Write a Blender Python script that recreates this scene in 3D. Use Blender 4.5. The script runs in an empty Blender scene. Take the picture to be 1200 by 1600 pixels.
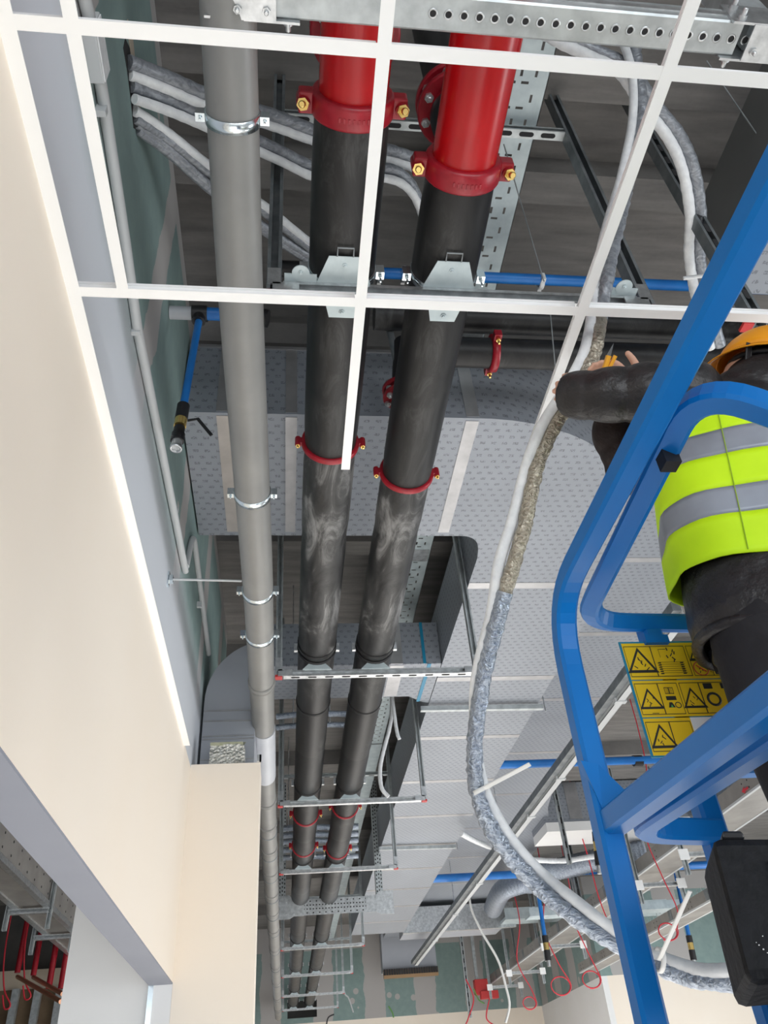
import bpy, bmesh, math, random
from mathutils import Vector, Matrix, noise
random.seed(7)
V = Vector; PI = math.pi
S = bpy.context.scene
COL = S.collection
# ------------------------------------------------------------------ camera, world, light, exposure
CAMR = [[0.9925681728943914, -0.09925441107319234, -0.07040585231075148],
        [0.006709705214615197, 0.6223258097898112, -0.7827295614229659],
        [0.12150474070184492, 0.7764400481376327, 0.6183667598076467]]
F = 1216.0
cd = bpy.data.cameras.new('camera'); cam = bpy.data.objects.new('camera', cd); COL.objects.link(cam)
cd.sensor_fit = 'VERTICAL'; cd.sensor_height = 24.0; cd.lens = 24.0 * F / 1600.0
cd.clip_start = 0.02; cd.clip_end = 200
r0, r1, r2 = V(CAMR[0]), V(CAMR[1]), V(CAMR[2])
cam.matrix_world = Matrix(((r0.x, -r1.x, -r2.x, 0), (r0.y, -r1.y, -r2.y, 0), (r0.z, -r1.z, -r2.z, 0), (0, 0, 0, 1)))
S.camera = cam
S.view_settings.view_transform = 'Standard'; S.view_settings.look = 'None'
S.view_settings.gamma = 1; S.view_settings.use_curve_mapping = False
S.view_settings.exposure = 0.50
W = bpy.data.worlds.new('world'); S.world = W; W.use_nodes = True
bg = W.node_tree.nodes['Background']; bg.inputs[0].default_value = (0.86, 0.93, 1.0, 1); bg.inputs[1].default_value = 0.42

def area(name, loc, target, sx, sy, power, col):
    l = bpy.data.lights.new(name, 'AREA'); l.shape = 'RECTANGLE'; l.size = sx; l.size_y = sy; l.energy = power; l.color = col
    o = bpy.data.objects.new(name, l); COL.objects.link(o); o.location = loc
    o.rotation_euler = (V(target) - V(loc)).to_track_quat('-Z', 'Y').to_euler(); return o
area('window_daylight', (1.5, -7.0, -0.2), (1.2, 4, 0.6), 9, 3.0, 330, (0.93, 0.97, 1.0))
area('side_window_daylight', (13.0, 3.0, -0.4), (0, 7, 1.2), 8, 2.4, 300, (0.95, 0.98, 1.0))
area('far_window_daylight', (9.5, 12.5, -0.6), (2.0, 15, 2.0), 5, 2.0, 150, (0.95, 0.98, 1.0))
# added unseen fill lamps below the frame; their floor bounce lights the ceiling services
for (lx, ly, pw) in ((1.2, 1.0, 120), (1.0, 5.5, 150), (2.6, 11.0, 230), (2.6, 17.0, 230)):
    area('floor_bounce_fill', (lx, ly, -0.25), (lx, ly, -1.6), 3.6, 3.6, pw * 1.06, (1.0, 0.985, 0.965))

def at(px, py, ax, val):
    d = V(((px - 600) / F, (py - 800) / F, 1.0))
    w = r0 * d.x + r1 * d.y + r2 * d.z
    return w * (val / w['xyz'.index(ax)])
def ad(px, py, dep):
    d = V(((px - 600) / F, (py - 800) / F, 1.0))
    return (r0 * d.x + r1 * d.y + r2 * d.z) * dep

# ------------------------------------------------------------------ materials
def mat(name, col, rough=0.5, metal=0.0, spec=0.5):
    m = bpy.data.materials.new(name); m.use_nodes = True
    b = m.node_tree.nodes['Principled BSDF']
    b.inputs['Base Color'].default_value = (*col, 1); b.inputs['Roughness'].default_value = rough
    b.inputs['Metallic'].default_value = metal; b.inputs['Specular IOR Level'].default_value = spec
    return m
def nd(m, t, **k):
    n = m.node_tree.nodes.new(t)
    for a, b in k.items(): setattr(n, a, b)
    return n
def lk(m, a, b): m.node_tree.links.new(a, b)
def bsdf(m): return m.node_tree.nodes['Principled BSDF']
def mth(m, op, a, b=None, c=None):
    n = nd(m, 'ShaderNodeMath', operation=op)
    for i, x in enumerate((a, b, c)):
        if x is None: continue
        if isinstance(x, (int, float)): n.inputs[i].default_value = x
        else: lk(m, x, n.inputs[i])
    return n.outputs[0]
def objco(m):
    return nd(m, 'ShaderNodeTexCoord').outputs['Object']
def worldco(m):
    return nd(m, 'ShaderNodeNewGeometry').outputs['Position']
def nz(m, scale, detail=3, vec=None, rough=0.55):
    n = nd(m, 'ShaderNodeTexNoise'); n.inputs['Scale'].default_value = scale
    n.inputs['Detail'].default_value = detail; n.inputs['Roughness'].default_value = rough
    if vec is not None: lk(m, vec, n.inputs['Vector'])
    else: lk(m, objco(m), n.inputs['Vector'])
    return n.outputs['Fac']
def ramp(m, fac, stops):
    r = nd(m, 'ShaderNodeValToRGB'); e = r.color_ramp.elements
    while len(e) < len(stops): e.new(0.5)
    for i, (p, c) in enumerate(stops):
        e[i].position = p; e[i].color = (*c, 1) if len(c) == 3 else c
    lk(m, fac, r.inputs[0]); return r.outputs[0]
def mix(m, fac, a, b):
    n = nd(m, 'ShaderNodeMix', data_type='RGBA')
    if isinstance(fac, (int, float)): n.inputs[0].default_value = fac
    else: lk(m, fac, n.inputs[0])
    for i, x in ((6, a), (7, b)):
        if isinstance(x, tuple): n.inputs[i].default_value = (*x, 1)
        else: lk(m, x, n.inputs[i])
    return n.outputs[2]
def bump(m, h, st=0.3, dist=0.01):
    n = nd(m, 'ShaderNodeBump'); n.inputs['Strength'].default_value = st; n.inputs['Distance'].default_value = dist
    lk(m, h, n.inputs['Height']); lk(m, n.outputs[0], bsdf(m).inputs['Normal'])
def setc(m, c): lk(m, c, bsdf(m).inputs['Base Color'])
def noisy(name, c1, c2, scale, rough=0.5, metal=0.0, bst=0, detail=4, spec=0.5, lo=0.35, hi=0.65):
    m = mat(name, c1, rough, metal, spec); f = nz(m, scale, detail)
    setc(m, ramp(m, f, [(lo, c1), (hi, c2)]))
    if bst: bump(m, f, bst)
    return m
M = {}
M['warm_lit'] = noisy('warm_lit_wall_paint', (0.90, 0.805, 0.69), (0.905, 0.82, 0.715), 1.2, 0.75)  # warm tint of the artificial light put into the wall paint colour
M['white_paint'] = noisy('white_wall_paint', (0.80, 0.80, 0.79), (0.82, 0.82, 0.82), 1.5, 0.7)
M['reveal'] = noisy('grey_reveal', (0.27, 0.285, 0.335), (0.29, 0.305, 0.355), 1.5, 0.75)  # blue-grey underside of the opening, darker than the wall face
M['concrete_floor'] = noisy('floor_screed', (0.60, 0.585, 0.565), (0.68, 0.665, 0.645), 2.0, 0.8)
M['tee'] = mat('white_powder_coat', (0.92, 0.93, 0.93), 0.35)
M['steel'] = noisy('galvanised_steel', (0.50, 0.52, 0.53), (0.72, 0.74, 0.75), 26, 0.34, 0.85)
M['steel_dull'] = noisy('dull_galvanised_steel', (0.40, 0.43, 0.44), (0.56, 0.60, 0.61), 14, 0.42, 0.6)
M['steel_dark'] = noisy('dark_channel_steel', (0.16, 0.18, 0.19), (0.26, 0.28, 0.29), 10, 0.45, 0.5)
M['bright'] = mat('polished_zinc', (0.78, 0.86, 0.90), 0.18, 0.95)
M['plate'] = noisy('zinc_plate', (0.44, 0.52, 0.55), (0.56, 0.64, 0.66), 9, 0.5, 0.35)
M['hole'] = mat('slot_shadow_gap', (0.02, 0.02, 0.022), 0.8)
M['brass'] = mat('yellow_zinc_bolt', (0.85, 0.62, 0.22), 0.25, 0.9)
M['red'] = noisy('red_gloss_paint', (0.42, 0.003, 0.006), (0.48, 0.005, 0.008), 5, 0.26, 0, 0)
M['dark_red'] = noisy('dark_red_casting', (0.28, 0.006, 0.016), (0.36, 0.010, 0.022), 30, 0.34, 0, 0.1)
M['cap_red'] = mat('red_plastic_cap', (0.55, 0.04, 0.04), 0.5)
M['blue_rail'] = noisy('blue_rail_enamel', (0.002, 0.145, 0.47), (0.003, 0.165, 0.52), 3, 0.36, 0, 0, 4, 0.3)
M['blue_pvc'] = noisy('blue_plastic_pipe', (0.01, 0.14, 0.47), (0.014, 0.18, 0.55), 6, 0.35)
M['blue_tape'] = mat('blue_tape', (0.01, 0.22, 0.38), 0.4)
M['black'] = mat('black_plastic', (0.012, 0.012, 0.014), 0.45)
M['conduit'] = mat('white_grey_conduit', (0.50, 0.52, 0.53), 0.45)
M['white_foam'] = noisy('white_pipe_lagging', (0.66, 0.68, 0.70), (0.78, 0.80, 0.81), 30, 0.6, 0, 0.3)
M['cord'] = mat('white_cord', (0.78, 0.78, 0.76), 0.5)
M['red_wire'] = mat('red_wire', (0.60, 0.03, 0.05), 0.45)
M['green_wire'] = mat('green_wire', (0.10, 0.25, 0.06), 0.5)
M['copper'] = mat('copper_pipe', (0.72, 0.38, 0.24), 0.3, 0.8)
M['drain'] = noisy('grey_drain_plastic', (0.20, 0.20, 0.195), (0.235, 0.235, 0.225), 4, 0.42)
M['drain_light'] = noisy('pale_drain_sleeve', (0.46, 0.48, 0.52), (0.50, 0.52, 0.56), 4, 0.42)
M['orange'] = mat('orange_yellow_helmet', (0.85, 0.34, 0.01), 0.35)
M['skin'] = mat('skin', (0.62, 0.36, 0.26), 0.55)
M['case'] = noisy('black_textured_plastic', (0.004, 0.0045, 0.006), (0.008, 0.0085, 0.011), 60, 0.62, 0, 0.25, 4, 0.25)
M['cutter'] = mat('orange_cutter_plastic', (0.85, 0.40, 0.02), 0.4)
M['sign_yellow'] = noisy('yellow_sign', (0.80, 0.52, 0.012), (0.84, 0.57, 0.02), 4, 0.4)
M['sign_white'] = mat('white_sign', (0.80, 0.82, 0.83), 0.4)
M['ink'] = mat('black_print', (0.02, 0.02, 0.02), 0.5)
M['ink_red'] = mat('red_print', (0.55, 0.06, 0.03), 0.5)
M['ink_green'] = mat('green_print', (0.1, 0.5, 0.12), 0.5)
M['grille'] = mat('brown_timber', (0.30, 0.19, 0.10), 0.7)
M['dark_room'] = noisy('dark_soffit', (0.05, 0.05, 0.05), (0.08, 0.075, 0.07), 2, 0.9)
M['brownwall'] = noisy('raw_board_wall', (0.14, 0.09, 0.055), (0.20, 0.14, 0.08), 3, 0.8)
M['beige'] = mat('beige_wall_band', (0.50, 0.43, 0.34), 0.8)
# black rubber insulation, dusty in places
def rubber(name, dust):
    m = mat(name, (0.02, 0.02, 0.022), 0.48, 0, 0.35)
    mp = nd(m, 'ShaderNodeMapping'); mp.inputs['Scale'].default_value = (9, 2.6, 9); mp.inputs['Rotation'].default_value = (0, 0, 0.5)
    lk(m, objco(m), mp.inputs['Vector'])
    n = nd(m, 'ShaderNodeTexNoise'); n.inputs['Scale'].default_value = 1.0; n.inputs['Detail'].default_value = 8; n.inputs['Roughness'].default_value = 0.7; n.inputs['Distortion'].default_value = 1.2
    lk(m, mp.outputs[0], n.inputs['Vector'])
    big = nz(m, 1.7, 2)
    f = mth(m, 'MULTIPLY', n.outputs['Fac'], big)
    setc(m, ramp(m, f, [(0.20 - .03 * dust, (0.011, 0.011, 0.012)), (0.30 - .04 * dust, (0.016 + 0.03 * dust,) * 3), (0.46 - .08 * dust, (0.03 + 0.24 * dust,) * 3)]))
    lk(m, mth(m, 'MULTIPLY_ADD', f, 0.5, 0.32), bsdf(m).inputs['Roughness']); return m
M['rubber'] = rubber('black_pipe_insulation', 0.25)
M['rubber_dusty'] = rubber('dusty_pipe_insulation', 1.0)
# crumpled foil
def foil(name, c1, c2, sc, rough=0.28, st=0.9):
    m = mat(name, c1, rough, 0.85)
    v = nd(m, 'ShaderNodeTexVoronoi'); v.inputs['Scale'].default_value = sc; lk(m, objco(m), v.inputs['Vector'])
    f = nz(m, sc * 1.3, 4)
    h = mth(m, 'ADD', v.outputs['Distance'], f)
    setc(m, ramp(m, f, [(0.35, c1), (0.65, c2)])); bump(m, h, st, 0.012); return m
def foil2(name, c1, c2, sc, rough=0.3, st=0.5, metal=0.7):
    m = mat(name, c1, rough, metal)
    mp = nd(m, 'ShaderNodeMapping'); mp.inputs['Scale'].default_value = (1, 1.6, 1.6); lk(m, objco(m), mp.inputs['Vector'])
    f = nd(m, 'ShaderNodeTexNoise'); f.inputs['Scale'].default_value = sc; f.inputs['Detail'].default_value = 3; f.inputs['Distortion'].default_value = 1.8; lk(m, mp.outputs[0], f.inputs['Vector'])
    setc(m, ramp(m, f.outputs['Fac'], [(0.35, c1), (0.65, c2)])); bump(m, f.outputs['Fac'], st, 0.010); return m
M['foil'] = foil2('crumpled_foil', (0.24, 0.28, 0.35), (0.42, 0.47, 0.54), 34, 0.28, 0.9)
M['foil_warm'] = foil2('warm_foil', (0.27, 0.24, 0.19), (0.50, 0.46, 0.38), 40, 0.3, 0.9)
M['foil_grey'] = foil2('grey_foil', (0.20, 0.215, 0.24), (0.33, 0.35, 0.38), 22, 0.42, 0.45, 0.4)
M['foil_block'] = foil('foil_block_wrap', (0.55, 0.55, 0.50), (0.80, 0.80, 0.76), 60, 0.4)
M['wool'] = noisy('mineral_wool', (0.35, 0.36, 0.24), (0.45, 0.45, 0.33), 40, 0.9, 0, 0.5)
# printed duct board: aluminium faced panel with small printed marks
def ductmat(name, base, ink, cell=0.062, rough=0.5):
    m = mat(name, base, rough, 0.25)
    g = nd(m, 'ShaderNodeNewGeometry')
    sp = nd(m, 'ShaderNodeSeparateXYZ'); lk(m, g.outputs['Position'], sp.inputs[0])
    sn = nd(m, 'ShaderNodeSeparateXYZ'); lk(m, g.outputs['True Normal'], sn.inputs[0])
    side = mth(m, 'GREATER_THAN', mth(m, 'ABSOLUTE', sn.outputs[0]), 0.7)
    inv = mth(m, 'SUBTRACT', 1.0, side)
    u = mth(m, 'ADD', mth(m, 'MULTIPLY', sp.outputs[0], inv), mth(m, 'MULTIPLY', sp.outputs[1], side))
    v = mth(m, 'ADD', mth(m, 'MULTIPLY', sp.outputs[1], inv), sp.outputs[2])
    v = mth(m, 'DIVIDE', v, cell * 0.8)
    row = mth(m, 'FLOOR', v)
    u = mth(m, 'ADD', mth(m, 'DIVIDE', u, cell), mth(m, 'MULTIPLY', mth(m, 'MODULO', row, 2.0), 0.5))
    fu = mth(m, 'ABSOLUTE', mth(m, 'SUBTRACT', mth(m, 'FRACT', u), 0.5))
    fv = mth(m, 'ABSOLUTE', mth(m, 'SUBTRACT', mth(m, 'FRACT', v), 0.5))
    ins = mth(m, 'MULTIPLY', mth(m, 'LESS_THAN', fu, 0.24), mth(m, 'LESS_THAN', fv, 0.2))
    n = nz(m, 120, 1, g.outputs['Position'])
    ins = mth(m, 'MULTIPLY', ins, mth(m, 'GREATER_THAN', n, 0.47))
    big = nz(m, 1.3, 4, g.outputs['Position'])
    c = ramp(m, big, [(0.3, tuple(x * 0.93 for x in base)), (0.7, tuple(min(1, x * 1.05) for x in base))])
    setc(m, mix(m, ins, c, ink))
    bump(m, nz(m, 5, 3, g.outputs['Position']), 0.08, 0.02)
    return m
M['duct'] = ductmat('printed_duct_board', (0.305, 0.33, 0.37), (0.185, 0.20, 0.225))
M['duct_shade'] = noisy('shaded_duct_board', (0.10, 0.103, 0.10), (0.12, 0.123, 0.12), 2, 0.8, 0.0)  # shade on the duct's side face put into a darker board colour
M['duct_plain'] = noisy('plain_duct_board', (0.36, 0.38, 0.42), (0.39, 0.41, 0.45), 2, 0.5, 0.2, 0.05)
M['tape'] = noisy('aluminium_tape', (0.38, 0.38, 0.39), (0.46, 0.46, 0.47), 8, 0.33, 0.6, 0.1)
M['tape_warm'] = noisy('dusty_aluminium_tape', (0.46, 0.43, 0.40), (0.54, 0.50, 0.47), 8, 0.4, 0.4, 0.1)
# plasterboard: primed below, moisture green board above with filler
def board(name, zprim, ztop, off, jw=0.43, sp_=0.075):
    m = mat(name, (0.3, 0.4, 0.38), 0.7)
    g = nd(m, 'ShaderNodeNewGeometry'); sp = nd(m, 'ShaderNodeSeparateXYZ'); lk(m, g.outputs['Position'], sp.inputs[0])
    n = nz(m, 2.6, 5, g.outputs['Position']); n2 = nz(m, 9, 3, g.outputs['Position'])
    u = mth(m, 'ADD', sp.outputs[0], sp.outputs[1])
    wob = mth(m, 'MULTIPLY', mth(m, 'SUBTRACT', n, 0.5), 0.30)
    green = ramp(m, n2, [(0.3, (0.20, 0.285, 0.275)), (0.7, (0.235, 0.325, 0.31))])
    fr = mth(m, 'ABSOLUTE', mth(m, 'SUBTRACT', mth(m, 'FRACT', mth(m, 'DIVIDE', mth(m, 'SUBTRACT', u, off), 1.25)), 0.5))
    joint = mth(m, 'GREATER_THAN', mth(m, 'ADD', fr, mth(m, 'MULTIPLY', wob, 0.5)), jw)
    v = nd(m, 'ShaderNodeTexVoronoi'); v.inputs['Scale'].default_value = 2.4; lk(m, g.outputs['Position'], v.inputs['Vector'])
    spot = mth(m, 'LESS_THAN', v.outputs['Distance'], sp_)
    filler = mth(m, 'MAXIMUM', joint, spot)
    zt = mth(m, 'GREATER_THAN', mth(m, 'ADD', sp.outputs[2], mth(m, 'MULTIPLY', wob, 0.06)), ztop)
    filler = mth(m, 'MAXIMUM', filler, zt)
    c = mix(m, filler, green, (0.42, 0.405, 0.395))
    pz = nd(m, 'ShaderNodeMapRange'); pz.inputs[1].default_value = zprim - 0.22; pz.inputs[2].default_value = zprim + 0.10
    lk(m, mth(m, 'ADD', sp.outputs[2], mth(m, 'MULTIPLY', wob, 0.6)), pz.inputs[0])
    edge = mix(m, 0.5, (0.40, 0.38, 0.36), (0.40, 0.38, 0.36))
    c2 = mix(m, pz.outputs[0], (0.60, 0.63, 0.68), c)
    setc(m, c2); return m
M['board_left'] = board('primed_and_green_board', 2.30, 3.5, 1.50, 0.41)
M['board_far'] = board('green_board_with_filler', 1.2, 3.55, 0.4, 0.30, 0.16)
# concrete soffit
def conc():
    m = mat('raw_concrete', (0.2, 0.2, 0.2), 0.85)
    g = nd(m, 'ShaderNodeNewGeometry')
    mp = nd(m, 'ShaderNodeMapping'); mp.inputs['Scale'].default_value = (0.7, 5, 1); lk(m, g.outputs['Position'], mp.inputs['Vector'])
    f = nz(m, 3, 7, mp.outputs[0]); f2 = nz(m, 40, 3, g.outputs['Position'])
    setc(m, ramp(m, mth(m, 'MULTIPLY_ADD', f2, 0.15, f), [(0.35, (0.13, 0.125, 0.12)), (0.75, (0.215, 0.205, 0.195))]))
    bump(m, f, 0.3, 0.01); return m
M['concrete'] = conc()
# quilted dark jacket, trousers, vest
M['jacket'] = noisy('charcoal_padded_nylon', (0.011, 0.0095, 0.010), (0.020, 0.017, 0.018), 24, 0.42, 0, 0.8, 5, 0.5)
M['jacket_inner'] = noisy('dark_brown_padded_nylon', (0.017, 0.010, 0.010), (0.024, 0.015, 0.015), 24, 0.55, 0, 0.8, 5, 0.3)
M['trouser'] = noisy('black_work_cloth', (0.016, 0.015, 0.017), (0.023, 0.022, 0.025), 12, 0.8, 0, 0.7, 5, 0.3)
M['hivis'] = noisy('fluorescent_yellow_cloth', (0.56, 0.88, 0.0), (0.64, 0.97, 0.004), 5, 0.65, 0, 0.8)
M['seam'] = mat('yellow_green_stitching', (0.30, 0.46, 0.02), 0.7)
M['reflect'] = noisy('grey_reflective_tape', (0.22, 0.24, 0.28), (0.33, 0.36, 0.42), 5, 0.4, 0.2, 0.2)

# ------------------------------------------------------------------ mesh helpers
class MB:
    def __init__(s): s.v = []; s.f = []; s.s = []
    def add(s, vs, fs, sm=False):
        b = len(s.v); s.v += [V(x) for x in vs]
        s.f += [tuple(i + b for i in f) for f in fs]; s.s += [sm] * len(fs); return s
    def box(s, c, d, R=None):
        c = V(c); vs = []
        for x in (-.5, .5):
            for y in (-.5, .5):
                for z in (-.5, .5):
                    p = V((x * d[0], y * d[1], z * d[2]))
                    if R is not None: p = R @ p
                    vs.append(c + p)
        return s.add(vs, [(0, 1, 3, 2), (4, 6, 7, 5), (0, 4, 5, 1), (2, 3, 7, 6), (0, 2, 6, 4), (1, 5, 7, 3)])
    def merge(s, o, mi):
        b = len(s.v); s.v += o.v; s.f += [tuple(i + b for i in f) for f in o.f]; s.s += o.s; s.mi = getattr(s, 'mi', {}); s.mi[(len(s.f) - len(o.f), len(s.f))] = mi; return s
    def bb(s, a, b):
        a = V(a); b = V(b); return s.box((a + b) / 2, [abs(b[i] - a[i]) for i in range(3)])
    def frames(s, pts, up=None):
        n = len(pts); T = []
        for i in range(n):
            a = pts[max(i - 1, 0)]; b = pts[min(i + 1, n - 1)]
            t = (b - a); T.append(t.normalized() if t.length > 1e-9 else V((0, 0, 1)))
        u = V(up) if up is not None else (V((0, 0, 1)) if abs(T[0].z) < 0.9 else V((0, 1, 0)))
        out = []
        for t in T:
            u = (u - t * u.dot(t))
            if u.length < 1e-6: u = t.orthogonal()
            u.normalize(); out.append((t, u, t.cross(u)))
        return out
    def sweep(s, prof, pts, up=None, caps=True, sm=False, scale=None):
        pts = [V(p) for p in pts]; fr = s.frames(pts, up); k = len(prof); vs = []; fs = []
        for i, (p, (t, u, w)) in enumerate(zip(pts, fr)):
            q = 1 if scale is None else scale[i]
            for a, b in prof: vs.append(p + w * (a * q) + u * (b * q))
        for i in range(len(pts) - 1):
            for j in range(k):
                j2 = (j + 1) % k
                fs.append((i * k + j, i * k + j2, (i + 1) * k + j2, (i + 1) * k + j))
        s.add(vs, fs, sm)
        if caps:
            m = (len(pts) - 1) * k
            s.add([vs[i] for i in range(k)], [tuple(range(k))[::-1]]); s.add([vs[m + i] for i in range(k)], [tuple(range(k))])
        return s
    def tube(s, pts, r, n=14, caps=True, up=None):
        prof = [(math.cos(2 * PI * i / n), math.sin(2 * PI * i / n)) for i in range(n)]
        rs = [r] * len(pts) if isinstance(r, (int, float)) else r
        return s.sweep(prof, pts, up, caps, True, rs)
    def lathe(s, p, ax, prof, n=28):       # prof: (t along axis, radius)
        p = V(p); ax = V(ax).normalized(); u = ax.orthogonal().normalized(); w = ax.cross(u); vs = []; fs = []
        for t, r in prof:
            for i in range(n):
                a = 2 * PI * i / n; vs.append(p + ax * t + (u * math.cos(a) + w * math.sin(a)) * r)
        for j in range(len(prof) - 1):
            for i in range(n):
                i2 = (i + 1) % n; fs.append((j * n + i, j * n + i2, (j + 1) * n + i2, (j + 1) * n + i))
        s.add(vs, fs, True); m = (len(prof) - 1) * n
        s.add(vs[:n], [tuple(range(n))[::-1]]); s.add(vs[m:], [tuple(range(n))]); return s
    def ring(s, p, ax, r0_, r1_, w, n=28):  # hollow band
        return s.lathe2(p, ax, [(-w / 2, r0_), (-w / 2, r1_), (w / 2, r1_), (w / 2, r0_), (-w / 2, r0_)], n)
    def lathe2(s, p, ax, prof, n=28, a0=0, a1=2 * PI):
        p = V(p); ax = V(ax).normalized(); u = ax.orthogonal().normalized(); w = ax.cross(u); vs = []; fs = []
        for t, r in prof:
            for i in range(n + 1):
                a = a0 + (a1 - a0) * i / n; vs.append(p + ax * t + (u * math.cos(a) + w * math.sin(a)) * r)
        k = n + 1
        for j in range(len(prof) - 1):
            for i in range(n): fs.append((j * k + i, j * k + i + 1, (j + 1) * k + i + 1, (j + 1) * k + i))
        return s.add(vs, fs, True)
    def prism(s, pts, d):                  # planar polygon extruded by vector d
        pts = [V(p) for p in pts]; d = V(d); n = len(pts)
        vs = pts + [p + d for p in pts]
        fs = [tuple(range(n))[::-1], tuple(range(n, 2 * n))] + [(i, (i + 1) % n, n + (i + 1) % n, n + i) for i in range(n)]
        return s.add(vs, fs)
    def ell(s, c, r, n=20, m=12, R=None):
        c = V(c); vs = []; fs = []
        for j in range(m + 1):
            th = PI * j / m
            for i in range(n):
                a = 2 * PI * i / n; p = V((r[0] * math.sin(th) * math.cos(a), r[1] * math.sin(th) * math.sin(a), r[2] * math.cos(th)))
                if R is not None: p = R @ p
                vs.append(c + p)
        for j in range(m):
            for i in range(n):
                i2 = (i + 1) % n; fs.append((j * n + i, (j + 1) * n + i, (j + 1) * n + i2, j * n + i2))
        return s.add(vs, fs, True)
    def plate(s, o, u, v, xs, ys, hole, th=0.002):   # thin sheet with rectangular slots; hole(i,j) -> bool
        o, u, v = V(o), V(u), V(v); nrm = u.cross(v).normalized() * th
        nx, ny = len(xs), len(ys); vs = []
        for k in (0, 1):
            for x in xs:
                for y in ys: vs.append(o + u * x + v * y + nrm * k)
        N = nx * ny; fs = []
        idx = lambda i, j: i * ny + j
        solid = lambda i, j: 0 <= i < nx - 1 and 0 <= j < ny - 1 and not hole(i, j)
        for i in range(nx - 1):
            for j in range(ny - 1):
                if not solid(i, j): continue
                a, b, c, d = idx(i, j), idx(i + 1, j), idx(i + 1, j + 1), idx(i, j + 1)
                fs += [(a, d, c, b), (a + N, b + N, c + N, d + N)]
                if not solid(i, j - 1): fs.append((a, b, b + N, a + N))
                if not solid(i, j + 1): fs.append((d, d + N, c + N, c))
                if not solid(i - 1, j): fs.append((a, a + N, d + N, d))
                if not solid(i + 1, j): fs.append((b, c, c + N, b + N))
        return s.add(vs, fs)
    def build(s, name, m, parent=None, bevel=0, **tags):
        org = ORG[parent.name] if parent is not None else V((0, 0, 0))
        if parent is None:
            lo = V([min(p[i] for p in s.v) for i in range(3)]); hi = V([max(p[i] for p in s.v) for i in range(3)])
            org = V(((lo.x + hi.x) / 2, (lo.y + hi.y) / 2, lo.z))
        me = bpy.data.meshes.new(name); me.from_pydata([tuple(p - org) for p in s.v], [], s.f); me.update()
        for p, q in zip(me.polygons, s.s): p.use_smooth = q
        me.materials.append(M[m] if isinstance(m, str) else m)
        if getattr(s, 'mi', None):
            for nm in dict.fromkeys(s.mi.values()): me.materials.append(M[nm])
            names = ['*'] + list(dict.fromkeys(s.mi.values()))
            for (a_, c_), nm in s.mi.items():
                for q_ in range(a_, c_): me.polygons[q_].material_index = names.index(nm)
        b = bmesh.new(); b.from_mesh(me); bmesh.ops.recalc_face_normals(b, faces=b.faces); b.to_mesh(me); b.free()
        o = bpy.data.objects.new(name, me); COL.objects.link(o)
        if parent is None: o.location = org
        else: o.parent = parent
        ORG[o.name] = org
        if bevel:
            md = o.modifiers.new('b', 'BEVEL'); md.width = bevel; md.segments = 2; md.limit_method = 'ANGLE'
        for k, x in tags.items(): o[k] = x
        return o
ORG = {}
def thing(name, label, cat, loc, group=None):
    o = bpy.data.objects.new(name, None); COL.objects.link(o); o.location = loc; ORG[o.name] = V(loc)
    o.empty_display_size = 0.05; o['label'] = label; o['category'] = cat
    if group: o['group'] = group
    return o
def struct(name, mb, m): return mb.build(name, m, None, kind='structure')
def single(name, mb, m, label, cat, group=None, bevel=0, **k):
    o = mb.build(name, m, None, bevel, label=label, category=cat, **k)
    if group: o['group'] = group
    return o
def spl(pts, n=10):
    pts = [V(p) for p in pts]; out = []
    for i in range(len(pts) - 1):
        p0 = pts[max(i - 1, 0)]; p1 = pts[i]; p2 = pts[i + 1]; p3 = pts[min(i + 2, len(pts) - 1)]
        for k in range(n):
            t = k / n
            out.append(0.5 * ((2 * p1) + (p2 - p0) * t + (2 * p0 - 5 * p1 + 4 * p2 - p3) * t * t + (3 * p1 - p0 - 3 * p2 + p3) * t ** 3))
    return out + [pts[-1]]
def rounded(pts, r, n=7):                 # polyline with filleted corners
    pts = [V(p) for p in pts]; out = [pts[0]]
    for i in range(1, len(pts) - 1):
        a = (pts[i - 1] - pts[i]); b = (pts[i + 1] - pts[i]); q = min(r, a.length * .48, b.length * .48)
        A = pts[i] + a.normalized() * q; B = pts[i] + b.normalized() * q
        for k in range(n + 1):
            t = k / n; out.append(A * (1 - t) ** 2 + pts[i] * 2 * t * (1 - t) + B * t * t)
    return out + [pts[-1]]
def lin(a, b, n): a = V(a); b = V(b); return [a.lerp(b, i / n) for i in range(n + 1)]
def sq(w, h=None, c=0.15):
    h = h or w; a = w / 2; b = h / 2; k = c * w
    return [(-a + k, -b), (a - k, -b), (a, -b + k), (a, b - k), (a - k, b), (-a + k, b), (-a, b - k), (-a, -b + k)]
CH = [(-.5, -.5), (.5, -.5), (.5, .5), (.25, .5), (.25, .40), (.40, .40), (.40, -.40), (-.40, -.40), (-.40, .40), (-.25, .40), (-.25, .5), (-.5, .5)]
def chan(w): return [(a * w, b * w) for a, b in CH]
def bolt(mb, p, ax, r=0.012, h=0.012, stud=0.02):
    ax = V(ax).normalized(); mb.lathe(p, ax, [(0, r), (h, r)], 6); mb.lathe(p, ax, [(h, r * .55), (h + stud, r * .55), (h + stud + .002, r * .4)], 10)

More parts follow.
